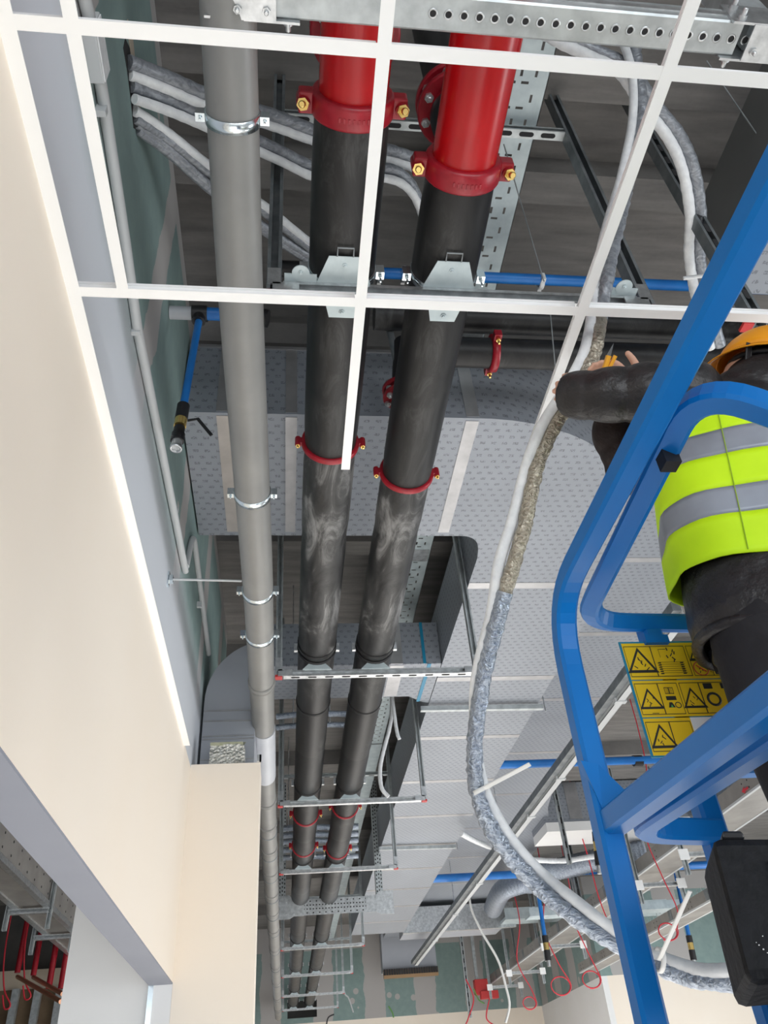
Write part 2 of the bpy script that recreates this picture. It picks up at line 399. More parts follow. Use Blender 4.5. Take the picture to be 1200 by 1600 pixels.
# ================================================================== SETTING
SZ = 4.1
b = MB(); b.bb((-10, -4, SZ), (16, 24, SZ + 0.25))
for i, (y0, y1, d) in enumerate([(-1.2, -0.2, .2), (0.55, 1.63, .2), (2.02, 2.2, .16), (3.2, 3.5, .2), (4.6, 4.75, .14), (5.3, 5.5, .2), (7.4, 8.4, .2), (10.4, 11.4, .2), (13.4, 14.4, .2), (16.4, 17.4, .2), (19.4, 20.2, .2)]):
    b.bb((-10, y0, SZ - d), (16, y1, SZ + .02))
struct('ceiling', b, 'concrete')
struct('floor', MB().bb((-10, -9, -1.75), (16, 24, -1.6)), 'concrete_floor')
XW = -0.551
struct('wall_left', MB().bb((XW - .115, -2.5, .63), (XW, 4.52, 1.70)), 'warm_lit')
struct('wall_left_upper', MB().bb((XW - .115, -2.5, 1.70), (XW, 6.4, 3.62)), 'board_left')
b = MB(); b.bb((XW - .114, -2.4, .622), (XW - .001, 4.52, .6295)); struct('trim_1', b, 'reveal')
struct('wall_column', MB().bb((XW, 4.52, -1.6), (-.155, 4.78, 1.72)), 'warm_lit')
struct('wall_jamb', MB().bb((XW - .09, 4.52, -1.6), (XW - .0005, 4.9, 1.69)), 'white_paint')
struct('trim_2', MB().bb((XW - .115, 4.515, -1.6), (XW - .09, 4.54, .622)), 'bright')
struct('wall_return', MB().bb((-1.075, 4.54, -1.6), (XW - .115, 4.9, 1.69)), 'white_paint')
single('corner_bead', MB().bb((-.175, 4.50, 1.72), (-.150, 4.515, 1.76)).bb((-.16, 4.50, 1.72), (-.150, 4.54, 1.76)), 'steel', 'short perforated metal corner bead sticking up from the top of the white column', 'corner bead')
# wall angle of the grid
b = MB(); b.bb((XW, -2.0, 1.680), (XW + .032, 4.14, 1.683)); b.bb((XW, -2.0, 1.683), (XW + .0015, 4.14, 1.705))
struct('trim_3', b, 'tee')
# far walls
YF = 22.0; XC = 6.25; YC = 17.4; ZL = 2.05
def wallx(name, y, x0, x1, z0, z1, m, hole=None):
    b = MB()
    if hole:
        hx0, hx1, hz0, hz1 = hole
        b.bb((x0, y, z0), (hx0, y + .12, z1)); b.bb((hx1, y, z0), (x1, y + .12, z1))
        b.bb((hx0, y, z0), (hx1, y + .12, hz0)); b.bb((hx0, y, hz1), (hx1, y + .12, z1))
    else: b.bb((x0, y, z0), (x1, y + .12, z1))
    return struct(name, b, m)
hA = at(449, 1592, 'y', YF); hB = at(495, 1561, 'y', YF)
wallx('wall_far_upper', YF, -1.1, XC + .12, ZL, SZ, 'board_far', (hA.x, hB.x, max(hA.z, ZL + .02), hB.z))
wallx('wall_far', YF, -1.1, XC + .12, -1.6, ZL, 'warm_lit')
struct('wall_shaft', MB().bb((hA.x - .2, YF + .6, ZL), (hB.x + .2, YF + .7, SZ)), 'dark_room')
struct('wall_right_upper', MB().bb((XC, YC, ZL), (XC + .12, YF, SZ)), 'board_far')
struct('wall_right', MB().bb((XC, YC, -1.6), (XC + .12, YF, ZL)), 'white_paint')
wallx('wall_corner_upper', YC, XC + .12, 15.9, ZL, SZ, 'board_far'); wallx('wall_corner', YC, XC + .12, 15.9, -1.6, ZL, 'warm_lit')
struct('wall_outer_right', MB().bb((15.9, 9, -1.6), (16, 24, SZ)), 'white_paint')
# neighbouring room seen through the opening on the left
YR = 17.0
z1 = at(50, 1515, 'y', YR).z; z2 = at(50, 1545, 'y', YR).z
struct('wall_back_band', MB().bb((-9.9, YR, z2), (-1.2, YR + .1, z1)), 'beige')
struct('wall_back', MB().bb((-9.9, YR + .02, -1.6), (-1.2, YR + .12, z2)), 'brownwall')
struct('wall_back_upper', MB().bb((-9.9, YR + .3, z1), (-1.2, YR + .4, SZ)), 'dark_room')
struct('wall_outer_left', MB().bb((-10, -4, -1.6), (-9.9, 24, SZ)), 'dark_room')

# ================================================================== CEILING GRID
GZ = 1.68
def tee(mb, a, b_, w=0.028):
    a = V(a); b_ = V(b_); d = (b_ - a).normalized()
    prof = [(-w / 2, 0), (w / 2, 0), (w / 2, .0016), (.0012, .0016), (.0012, .030), (.004, .030), (.004, .038), (-.004, .038), (-.004, .030), (-.0012, .030), (-.0012, .0016), (-w / 2, .0016)]
    return mb.sweep(prof, [a, b_], up=(0, 0, 1))
gx = [-.415, .182, .780, 1.38]; gy = [.634, 1.238]
YE = 1.88
def tee_thing(a, b_, label, w=.028, group=None):
    return single('ceiling_tee', tee(MB(), a, b_, w), 'tee', label, 'ceiling grid bar', group)
tee_thing((gx[1], -.6, GZ), (gx[1], YE + .01, GZ), 'white long ceiling grid bar ending free in front of the left black pipe')
tee_thing((gx[2], -.6, GZ), (gx[2], YE, GZ), "white long ceiling grid bar ending free beside the foil hose and the worker's hands")
tee_thing((gx[3], -.6, GZ), (gx[3], YE, GZ), 'white long ceiling grid bar outside the right edge of the view')
tee_thing((gx[0], -.6, GZ + .0005), (gx[0], gy[0] - .014, GZ + .0005), 'short white grid bar at the very top left beside the white junction box', group=None)
tee_thing((gx[0], gy[0] + .014, GZ + .0005), (gx[0], gy[1] - .012, GZ + .0005), 'short white grid bar hanging in front of the white conduit on the left wall')
for j, (y, nm) in enumerate([(gy[0], 'upper'), (gy[1], 'lower')]):
    pos = ['between the left wall and the grey drain pipe run', 'in front of the right black and red pipe', 'above the worker at the right edge']
    xs = [XW + .02, gx[1] - .014, gx[1] + .014, gx[2] - .014, gx[2] + .014, gx[3] - .014]
    for k in range(3):
        tee_thing((xs[2 * k], y, GZ + .0006), (xs[2 * k + 1], y, GZ + .0006), '%s white cross grid bar %s' % (nm, pos[k]))

# ================================================================== DUCTS
def arc(cx, cy, rx, ry, a0, a1, n=12): return [(cx + rx * math.cos(math.radians(a0 + (a1 - a0) * i / n)), cy + ry * math.sin(math.radians(a0 + (a1 - a0) * i / n))) for i in range(n + 1)]
DZ = 2.9; DT = 3.42
t = thing('air_duct', 'huge silver printed board duct crossing from the left wall and bending away along the ceiling', 'air duct', (0.6, 3.3, DZ))
pl = [(XW + .01, 2.84), (1.0, 2.84)] + arc(1.02, 4.02, 1.23, 1.18, -88, 0, 16) + [(2.25, 16.6), (1.24, 16.6)] + [(1.24, 4.12)] + [(1.225, 4.02)] + arc(1.09, 4.02, .13, .14, -10, -90, 8) + [(XW + .01, 3.88)]
MB().prism([(x, y, DZ) for x, y in pl], (0, 0, DT - DZ)).build('casing', 'duct', t)
def tapestrip(mb, x0, y0, x1, y1, z=DZ, th=.003): return mb.bb((x0, y0, z - th), (x1, y1, z))
for (x0, x1) in ((-.37, -.27), (-.02, .02 + .02), (.93, 1.00)):
    tapestrip(MB(), x0, 2.86, x1, 3.84).build('tape', 'tape_warm' if x0 < -.2 else 'tape', t)
    MB().bb((x0, 2.836, DZ + .01), (x1, 2.84, DT - .01)).build('tape', 'tape', t)
for y in (4.42, 5.85, 7.1, 8.3, 9.5, 10.7, 11.9, 13.1, 14.3, 15.5):
    tapestrip(MB(), 1.24, y, 2.25, y + .07).build('tape', 'tape', t)
MB().bb((XW + .01, 2.83, DT - .02), (2.0, 2.84, DT)).build('edge_strip', 'tape', t)
# second cross duct
t = thing('air_duct', 'shorter silver cross duct behind the second support frame, thin blue line on its right end', 'air duct', (0.5, 5.9, DZ))
MB().prism([(-.30, 5.60, DZ), (1.08, 5.60, DZ), (1.234, 5.60, DZ), (1.234, 6.34, DZ), (1.18, 6.32, DZ), (1.04, 6.2, DZ), (-.30, 6.2, DZ)], (0, 0, .38)).build('casing', 'duct', t)
MB().bb((1.085, 5.594, DZ), (1.11, 5.6, DZ + .38)).bb((1.12, 5.60, DZ - .004), (1.15, 6.3, DZ)).build('blue_line', 'blue_tape', t)
tapestrip(MB(), .82, 5.62, .93, 6.18).build('tape', 'tape', t)
MB().bb((.82, 5.594, DZ), (.92, 5.6, DZ + .38)).build('tape', 'tape', t)
# drop duct into the column
t = thing('air_duct', 'blue-grey duct with rounded top dropping behind the white column below the drain pipe', 'air duct', (-.37, 4.95, 1.73))
pr = [(-.12, 1.73), (-.535, 1.73), (-.535, 2.22)] + [(-.135 + .40 * math.cos(math.radians(a)), 2.24 + .44 * math.sin(math.radians(a))) for a in range(176, 89, -6)] + [(-.12, 2.68)]
pr = [(-.205, 1.73), (-.535, 1.73), (-.535, 2.22)] + [(-.135 + .40 * math.cos(math.radians(a)), 2.24 + .44 * math.sin(math.radians(a))) for a in range(174, 89, -7)] + [(-.10, 2.68), (-.10, 2.42), (-.175, 2.36), (-.205, 2.26)]
MB().prism([(x, 4.80, z) for x, z in pr], (0, .45, 0)).build('casing', 'duct_plain', t)
for z in (2.10, 2.17, 2.0, 1.98): MB().bb((-.530, 4.796, z), (-.21, 4.80, z + .008)).build('seam', 'tape', t)
MB().bb((-.535, 4.795, 1.85), (-.205, 4.80, 1.855)).build('seam', 'tape', t)
# duct nearest camera at the top right
t = thing('air_duct', 'duct with a shaded side in the upper right corner behind the blue rail', 'air duct', (2.6, .5, 2.9))
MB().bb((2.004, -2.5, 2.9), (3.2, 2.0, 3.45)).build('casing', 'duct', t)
MB().bb((2.0, -2.5, 2.902), (2.004, 2.0, 3.45)).build('shaded_side', 'duct_shade', t)  # added sheet over the side face, coloured dark as its shade
# right hand ducts
t = thing('air_duct', 'wide silver duct higher up to the right of the main duct behind the warning sign', 'air duct', (2.9, 7.0, 3.22))
zB = 3.45
eB = [V((at(x, y, 'z', zB).x, min(at(x, y, 'z', zB).y, 20.3), zB)) for x, y in [(884, 1190), (870, 1215), (856, 1262), (860, 1300), (832, 1335), (800, 1368), (789, 1390), (779, 1440), (744, 1476), (709, 1512)]]
pl = [(2.26, 3.4), (3.2, 3.4), (3.35, 3.6), (3.35, 8.0)] + [(p.x, p.y) for p in eB] + [(2.26, eB[-1].y)]
MB().prism([(x, y, zB) for x, y in pl], (0, 0, .4)).build('casing', 'duct', t)
for y in (3.9, 4.9, 6.1, 7.5, 9.0, 10.5, 12.0, 13.6, 15.4, 17.2): tapestrip(MB(), 2.26, y, 3.34, y + .06, 3.45).build('tape', 'tape', t)
t = thing('air_duct', 'silver cross duct far behind the hanging wires with a bright lower band', 'air duct', (4.8, 11.9, 3.1))
MB().bb((3.8, 11.6, 3.35), (6.4, 12.3, 3.95)).build('casing', 'duct', t)
MB().bb((3.8, 11.55, 3.22), (6.4, 12.3, 3.35)).build('flange', 'white_paint', t)
MB().bb((4.2, 11.59, 3.4), (4.4, 11.6, 3.95)).build('tape', 'tape', t)
t = thing('air_duct', 'flat galvanised duct on the far wall side beneath the end of the main duct', 'air duct', (3.2, 17.3, 2.85))
MB().bb((2.3, 16.8, 2.95), (4.3, 17.7, 3.3)).build('casing', 'duct_plain', t)
MB().bb((2.25, 16.7, 2.9), (4.5, 16.8, 3.35)).build('flange', 'steel', t)
t = thing('air_grille', 'row of dark timber-edged grille slots at the far end of the main duct', 'grille', (3.0, 20.6, 2.8))
p0 = at(600, 1529, 'y', 20.5); p1 = at(685, 1518, 'y', 20.5)
gb = MB().bb((p0.x, 20.5, p0.z), (p1.x, 20.6, p1.z + .10))
MB().bb((p0.x, 20.62, p0.z + .15), (p1.x, 21.0, SZ - .001)).build('plenum', 'duct_plain', t)
b = MB()
for i in range(22):
    x = p0.x + (p1.x - p0.x) * (i + .5) / 22; b.bb((x - .03, 20.485, p0.z + .06), (x + .02, 20.5, p0.z + .18))
gb.merge(b, 'hole').build('board', 'grille', t)
# printed discs (pressed foil plugs) omitted: too small; foil block on the column
t = thing('insulation_block', 'crumpled foil faced insulation block standing on top of the white column', 'insulation block', (-.35, 4.61, 1.72))
b = MB(); n = 9; g = {}
bm = bmesh.new(); bmesh.ops.create_cube(bm, size=1); bmesh.ops.subdivide_edges(bm, edges=bm.edges, cuts=8, use_grid_fill=True)
vs = []; 
for v_ in bm.verts:
    p = V((v_.co.x * .20, v_.co.y * .12, v_.co.z * .115)); d = noise.noise_vector(p * 28) * .009; vs.append(V((-.352, 4.60, 1.785)) + p + d)
bm.verts.index_update(); b.add(vs, [tuple(x.index for x in f_.verts) for f_ in bm.faces], False); bm.free()
b.build('foil_face', 'foil_block', t)
MB().prism([(-.452, 4.54, 1.838), (-.262, 4.54, 1.838), (-.262, 4.66, 1.845), (-.452, 4.66, 1.845)], (0, 0, .02)).prism([(-.445, 4.545, 1.83), (-.26, 4.545, 1.83), (-.25, 4.66, 1.905), (-.435, 4.66, 1.90)], (0, .01, .004)).build('wool_core', 'wool', t)

# ================================================================== DRAIN PIPE
R = .073
dp = [at(355, -60, 'z', 2.30), at(358, 60, 'z', 2.27), at(365, 210, 'z', 2.24), at(378, 500, 'z', 2.15), at(395, 780, 'z', 2.11), at(405, 960, 'z', 2.10), at(413, 1180, 'z', 2.10), at(421, 1330, 'z', 2.10)]
dp.append(V((-.155, 20.9, 2.10)))
t = thing('drain_pipe', 'long matt grey drain pipe running the length of the left wall', 'pipe', (-.15, 4, 2.02))
MB().tube(spl(dp[:-1], 4) + [dp[-1]], R, 32).build('pipe', 'drain', t)
def onx(pts, y):
    for a, c in zip(pts, pts[1:]):
        if a.y <= y <= c.y: return a.lerp(c, (y - a.y) / (c.y - a.y))
    return pts[-1]
for py in (215, 765, 915, 983):
    y = at(380, py, 'z', 2.13).y; c = onx(dp, y)
    q = MB(); q.ring(c, (0, 1, 0), R, R + .004, .034, 36); q.build('clamp', 'bright', t)
    for sx in (-1, 1):
        q = MB(); q.box(c + V((sx * (R + .016), 0, .0)), (.026, .024, .034)); bolt(q, c + V((sx * (R + .016), 0, -.018)), (0, 0, -1), .006, .004, .006)
        q.build('clamp_lug', 'bright', t)
y0 = at(413, 1105, 'z', 2.1).y; y1_ = at(413, 1212, 'z', 2.1).y
c0 = onx(dp, y0); c1 = onx(dp, y1_)
MB().tube([c0 + V((0, .32, 0)), c1], R + .0035, 32).build('sleeve', 'drain_light', t)
for y in (4.25, 6.3, 6.9, 7.6, 8.4, 9.3, 10.2, 11.2, 12.5, 14, 15.6, 17.5, 19.2):
    c = onx(dp, y); MB().ring(c, (0, 1, 0), R - .001, R + .007, .05, 24).build('socket', 'drain', t)
    if y > 6.5: MB().ring(c + V((0, .25, 0)), (0, 1, 0), R, R + .005, .02, 24).build('clamp', 'steel_dark', t)
c = onx(dp, at(378, 905, 'z', 2.10).y)
t = thing('stabiliser_rod', 'thin threaded rod bracing the grey drain pipe off the left wall', 'rod', (XW, c.y, 2.03))
a = at(262, 905, 'x', XW)
MB().tube([a + V((0, 0, 0)), V((c.x - R, c.y, 2.09))], .0055, 8).build('rod', 'conduit', t)
MB().box(a + V((.004, 0, 0)), (.008, .03, .07)).box(a + V((.015, 0, 0)), (.02, .03, .03)).build('wall_plate', 'bright', t)

# ================================================================== BIG PIPES
PZ = 2.42; PR = .118
def coupling(t, c, r, big, m='dark_red'):
    q = MB(); w = .075 if big else .028; ro = r + (.022 if big else .012)
    q.lathe2(c, (0, 1, 0), [(-w / 2, r - .004), (-w / 2, ro - .006), (-w / 3, ro), (w / 3, ro), (w / 2, ro - .006), (w / 2, r - .004), (-w / 2, r - .004)], 36)
    for sx in (-1, 1):
        lx = c.x + sx * (ro + (.022 if big else .014)); k = .022 if big else .014
        q.box((lx - sx * .012, c.y, c.z), (.055 if big else .035, w * .85, .05 if big else .036))
        q.lathe((lx, c.y, c.z - .032 if big else c.z - .024), (0, 0, 1), [(0, k * .9), (.006, k), (.058 if big else .042, k), (.064 if big else .048, k * .9)], 14)
    o = q.build('coupling', m, t, .007 if big else .004)
    for sx in (-1, 1):
        lx = c.x + sx * (ro + (.022 if big else .014)); q = MB()
        bolt(q, V((lx, c.y, c.z - (.032 if big else .024))), (sx * .15, -.45, -1), .019 if big else .010, .016 if big else .008, .022 if big else .012)
        q.build('bolt', 'brass', o)
    if big:   # cast lettering panel, raised and illegible
        q = MB()
        for i in range(7):
            an = math.radians(-90 - 20 + i * 6.5); q.box((c.x + math.cos(an) * (ro + .0005), c.y, c.z + math.sin(an) * (ro + .0005)), (.006, .014, .003))
        q.build('cast_mark', m, o)
def pipe_thing(x, ysplit, yred, label, couplers, seams, name='chilled_water_pipe'):
    t = thing(name, label, 'pipe', (x, 5, PZ - PR))
    MB().tube([(x, -1.2, PZ), (x, yred, PZ)], .104, 40).build('bare_section', 'red', t)
    cuts = [yred + .02] + ysplit + [21.9]
    for i in range(len(cuts) - 1):
        pts = []; rs = []
        L = cuts[i + 1] - cuts[i]; n = max(4, int(L / .12))
        for k in range(n + 1):
            y = cuts[i] + L * k / n; e = min(k, n - k)
            pts.append((x, y, PZ)); rs.append((PR - (.004 if e == 0 else 0)) * (1 + .010 * noise.noise(V((x * 3, y * 2.3, 1)))))
        MB().tube(pts, rs, 40).build('insulation', 'rubber_dusty' if i in (1, 2) else 'rubber', t)
    for y in seams:
        MB().ring(V((x, y, PZ)), (0, 1, 0), PR - .002, PR + .0045, .03, 36).build('seam_band', 'rubber', t)
    for y, big in couplers: coupling(t, V((x, y, PZ)), PR if not big else .104, big)
    return t
X1 = .183; X2 = .552
cy1 = at(550, 190, 'z', PZ - .12).y; cy2 = at(720, 290, 'z', PZ - .12).y
k1 = at(517, 722, 'z', PZ - .12).y; k2 = at(633, 768, 'z', PZ - .12).y
s1 = at(508, 860, 'z', PZ - .12).y; s2 = at(600, 850, 'z', PZ - .12).y
far1 = [at(487, yy, 'z', PZ - .12).y for yy in (1290, 1338)]; far2 = [at(530, yy, 'z', PZ - .12).y for yy in (1279, 1342)]
pipe_thing(X1, [k1, s1, 4.40, 6.0, 8.3, 10.5, 13, 16], cy1, 'left of the two big black insulated pipes, with a red bare section at the top', [(cy1, True), (k1, False), (far1[0], False), (far1[1], False)], [4.36, 5.2, 6.85, 9.1, 11.5, 13.6])
pipe_thing(X2, [k2, s2, 4.40, 6.1, 8.3, 10.5, 13, 16], cy2, 'right of the two big black insulated pipes, with the longer bare red top section', [(cy2, True), (k2, False), (far2[0], False), (far2[1], False)], [4.36, 5.2, 6.85, 9.1, 11.5, 13.6])

def flange(t, c, ax, r, th=.02, n=10, nb=8):
    ax = V(ax).normalized(); q = MB(); q.lathe(c, ax, [(0, r * .96), (.003, r), (th, r), (th + .003, r * .96)], 36)
    q.lathe(c, ax, [(-.03, r * .62), (0, r * .66)], 28)
    fl_ = q; u = ax.orthogonal().normalized(); w = ax.cross(u)
    for i in range(nb):
        a = 2 * PI * (i + .5) / nb; p = c + (u * math.cos(a) + w * math.sin(a)) * r * .82
        q = MB(); bolt(q, p, -ax, .016, .012, .008); bolt(q, p + ax * (th + .003), ax, .016, .012, .008); fl_.merge(q, 'steel')
    fl_.build('flange', 'dark_red', t)
# vertical branch behind the right pipe, seen through the gap near the top
fc = at(668, 155, 'z', 2.78)
t = thing('branch_pipe', 'black upright branch pipe with bolted dark red flanges behind the right red pipe', 'pipe', (fc.x + .06, fc.y, 2.6))
cx = fc + V((.10, .02, 0))
MB().tube([cx + V((0, 0, -.10)), V((cx.x, cx.y, SZ - .18))], .085, 28).build('pipe', 'rubber', t)
flange(t, cx + V((0, 0, .03)), (0, 0, 1), .135); flange(t, cx + V((0, 0, -.035)), (0, 0, 1), .135)
MB().lathe(cx + V((0, 0, -.13)), (0, 0, 1), [(0, .07), (.02, .095), (.07, .095), (.09, .08)], 28).build('valve_body', 'black', t)
fc = at(505, 45, 'z', 2.85)
t = thing('branch_pipe', 'dark red bolted flange edge showing left of the left red pipe at the top', 'pipe', (fc.x + .1, fc.y, 2.7))
cx = fc + V((.105, .0, 0))
MB().tube([cx + V((0, 0, -.10)), V((cx.x, cx.y, SZ - .18))], .085, 28).build('pipe', 'rubber', t)
flange(t, cx + V((0, 0, .03)), (0, 0, 1), .15); flange(t, cx + V((0, 0, -.03)), (0, 0, 1), .15)
# header pipes across
t = thing('header_pipe', 'black insulated header pipe crossing just below the lower grid bar', 'pipe', (1.8, 2.43, 3.13))
yh = at(900, 505, 'z', 3.2).y
MB().tube([(.42, yh, 3.2), (4.2, yh, 3.2)], .072, 28).build('pipe', 'rubber', t)
t = thing('header_pipe', 'black insulated header pipe with a red coupling beside the worker hands', 'pipe', (1.8, 2.43, 2.87))
ya = at(770, 552, 'z', 2.98)
MB().tube([(.80, ya.y, 2.98), (4.2, ya.y, 2.98)], .075, 28).build('pipe', 'rubber', t)
q = MB(); q.lathe((ya.x - .02, ya.y, 2.98), (1, 0, 0), [(0, .08), (.004, .094), (.036, .094), (.04, .08)], 30)
for s_ in (-1, 1): q.box((ya.x, ya.y + s_ * .105, 2.98), (.036, .05, .04))
o = q.build('coupling', 'dark_red', t); q = MB()
for s_ in (-1, 1): q = MB(); bolt(q, V((ya.x - .0, ya.y + s_ * .108, 2.955)), (0, 0, -1), .012); q.build('bolt', 'brass', o)
fa = at(612, 560, 'z', 2.95); fb = at(603, 618, 'z', 2.72)
t = thing('valve', 'dark red flanged valve peeping out left of the right black pipe below the grid', 'valve', (fb.x + .08, fb.y, 2.6))
MB().tube([fb + V((.10, .0, -.02)), fb + V((.10, .0, .14)), fa + V((.08, 0, .12))], .06, 24).build('body', 'black', t)
flange(t, fb + V((.10, 0, .03)), (0, -.25, 1), .115); flange(t, fb + V((.10, 0, -.02)), (0, -.25, 1), .115)
q = MB(); q.lathe2(fa + V((.085, 0, 0)), (1, 0, .2), [(-.02, .07), (-.02, .095), (.02, .095), (.02, .07), (-.02, .07)], 28); q.build('coupling', 'dark_red', t)
MB().tube([fb + V((.08, -.02, .04)), V((fb.x + .02, fb.y - .03, 3.6))], .018, 12).build('spindle', 'steel_dark', t)

# ================================================================== TRAPEZE FRAMES
TZ = 2.25
xl = -.055; xr = 1.208
def slotted(mb, a, b_, w, side):     # row of dark slots along a channel's face as real cut strip
    pass
def strut_slots(a, b_, w, nrm, pitch=.10, ln=.055, hw=.009):
    q = MB(); a = V(a); b_ = V(b_); d = (b_ - a); L = d.length; d.normalize(); nrm = V(nrm); s_ = d.cross(nrm).normalized()
    k = int(L / pitch)
    for i in range(k):
        c = a + d * ((i + .5) * L / k) + nrm * (w / 2 + .0003)
        pts = []
        for sg in (-1, 1):
            for an in range(-90, 91, 45):
                pts.append(c + d * sg * (ln / 2 - hw + hw * math.cos(math.radians(an))) + s_ * sg * hw * math.sin(math.radians(an)))
        q.prism(pts, nrm * .0006)
    return q
def trapeze(y, label, x0=xl, x1=xr, z=TZ, up=None, near=False, saddles=True):
    t = thing('support_frame', label, 'support frame', (x0, y, z - .02), 'support frames carrying the two big pipes')
    w = .041
    pr_ = [(a_ * (.060 if near else w), b_ * w) for a_, b_ in CH]
    br = MB().sweep(pr_, [(x0 + .03, y, z + (.0095 if near else 0)), (x1 - .03, y, z + (.0095 if near else 0))], up=(0, -1, 0))
    if near or y < 5: br.merge(strut_slots((x0 + .05, y, z), (x1 - .05, y, z), w, (0, 0, -1)), 'hole')
    br.build('crossbar', 'steel', t)
    if near:
        for x in (x0 + .09, x1 - .09):
            q = MB(); q.box((x, y - .035, z + .042), (.11, .03, .004)); q.lathe((x, y - .055, z + .042), (0, 0, -1), [(0, .030), (.004, .030)], 20); bolt(q, V((x, y - .058, z + .037)), (0, 0, -1), .009, .003, .002); q.build('foot_bracket', 'plate', t)
    for x in (x0, x1):
        MB().sweep(chan(w if not near else .05), [(x, y + .0, z - .01), (x, y, SZ)], up=(0, -1, 0)).build('hanger', 'steel_dark' if near else 'steel_dull', t)
        MB().box((x, y, z - .018), (w + .004, w + .004, .014)).build('end_cap', 'cap_red', t)
        sx = 1 if x == x0 else -1
        MB().box((x + sx * .04, y - .024, z + .002), (.09, .005, .045)).box((x, y - .024, z + .06), (.045, .005, .09)).build('corner_fitting', 'steel', t)
    if up:
        zz, x2 = up; MB().sweep(chan(w), [(x0 + .02, y, zz), (x1 - .02, y, zz)], up=(0, -1, 0)).merge(strut_slots((x0 + .05, y, zz), (x1 - .05, y, zz), w, (0, 0, -1), .1, .07, .011), 'hole').build('upper_crossbar', 'steel_dull', t)
    if saddles:
        for x in (X1, X2):
            if near:
                zp = z + .0405
                q = MB(); q.prism([(x - .092, y - .022, zp), (x + .092, y - .022, zp), (x + .055, y - .125, zp), (x - .055, y - .125, zp)], (0, 0, .003))
                q.prism([(x - .092, y - .022, zp), (x - .092, y + .022, zp), (x + .092, y + .022, zp), (x + .092, y - .022, zp)], (0, 0, .003))
                q.prism([(x - .07, y + .022, zp), (x + .07, y + .022, zp), (x + .045, y + .125, zp), (x - .045, y + .125, zp)], (0, 0, .003))
                bolt(q, V((x, y + .10, zp)), (0, 0, -1), .011, .004, .003); bolt(q, V((x, y - .09, zp)), (0, 0, -1), .010, .003, .002)
                q.build('saddle_plate', 'plate', t)
                MB().ring(V((x, y + .01, PZ)), (0, 1, 0), PR, PR + .004, .03, 36).build('pipe_ring', 'bright', t)
                for sx in (-1, 1):
                    q = MB(); q.box((x + sx * (PR + .018), y + .01, PZ - .01), (.03, .03, .045)); bolt(q, V((x + sx * (PR + .018), y + .01, PZ - .035)), (0, 0, -1), .007)
                    q.build('ring_lug', 'bright', t)
                MB().sweep(sq(.005), [(x - .027, y - .125, zp), (x - .027, y - .155, zp + .004), (x + .027, y - .155, zp + .004), (x + .027, y - .125, zp)], up=(0, 0, 1)).build('clip', 'steel_dark', t)
            else:
                q = MB(); q.prism([(x - .09, y - .03, z + .02), (x + .09, y - .03, z + .02), (x + .045, y - .03, z + .065), (x - .045, y - .03, z + .065)], (0, .05, 0))
                q.build('saddle_plate', 'plate', t)
                q = MB(); q.box((x, y - .03, z + .075), (.05, .03, .03)); bolt(q, V((x, y - .03, z + .09)), (0, 0, 1), .01, .01, .02); q.build('clip', 'steel', t)
                MB().ring(V((x, y - .03, PZ)), (0, 1, 0), PR - .002, PR + .006, .03, 32).build('pipe_ring', 'black', t)
                for sx in (-1, 1): MB().box((x + sx * (PR + .014), y - .03, PZ), (.022, .025, .05)).build('ring_lug', 'steel', t)
    return t
ty = 1.63
trapeze(ty, 'nearest support frame, its crossbar just above the lower grid bars', x1=1.275, near=True, up=(3.54, 0))
trapeze(4.46, 'second support frame along the pipes, in front of the second cross duct')
trapeze(6.9, 'third support frame along the pipes, level with the foot of the drop duct', up=(3.3, 0))
trapeze(9.15, 'fourth support frame along the pipes, just before the perforated heavy frame', up=(3.3, 0))
trapeze(13.65, 'first light support frame beyond the perforated heavy frame', x1=1.2, up=(2.95, 0))
trapeze(16.3, 'second light support frame beyond the perforated heavy frame', x1=1.2, up=(2.8, 0))
trapeze(18.9, 'third light support frame beyond the perforated heavy frame', x1=1.2)
trapeze(21.2, 'farthest light support frame, right in front of the pipe opening in the far wall', x1=1.2)
# right hanger of a separate frame near the worker
t = thing('support_frame', 'dark slotted channel hanger slanting past the white hose pair at the upper right', 'support frame', (1.71, 1.66, 2.2))
MB().sweep(chan(.05), [(1.71, 1.66, 2.2), (1.71, 1.66, SZ)], up=(0, -1, 0)).merge(strut_slots((1.71, 1.66, 2.2), (1.71, 1.66, SZ), .05, (0, -1, 0), .11, .06, .010), 'hole').build('hanger', 'steel_dark', t)
MB().sweep(chan(.041), [(1.7, 1.70, 2.22), (3.3, 1.70, 2.22)], up=(0, -1, 0)).build('crossbar', 'steel_dull', t)
MB().box((1.66, 1.66, 2.2), (.04, .04, .012)).build('end_cap', 'cap_red', t)

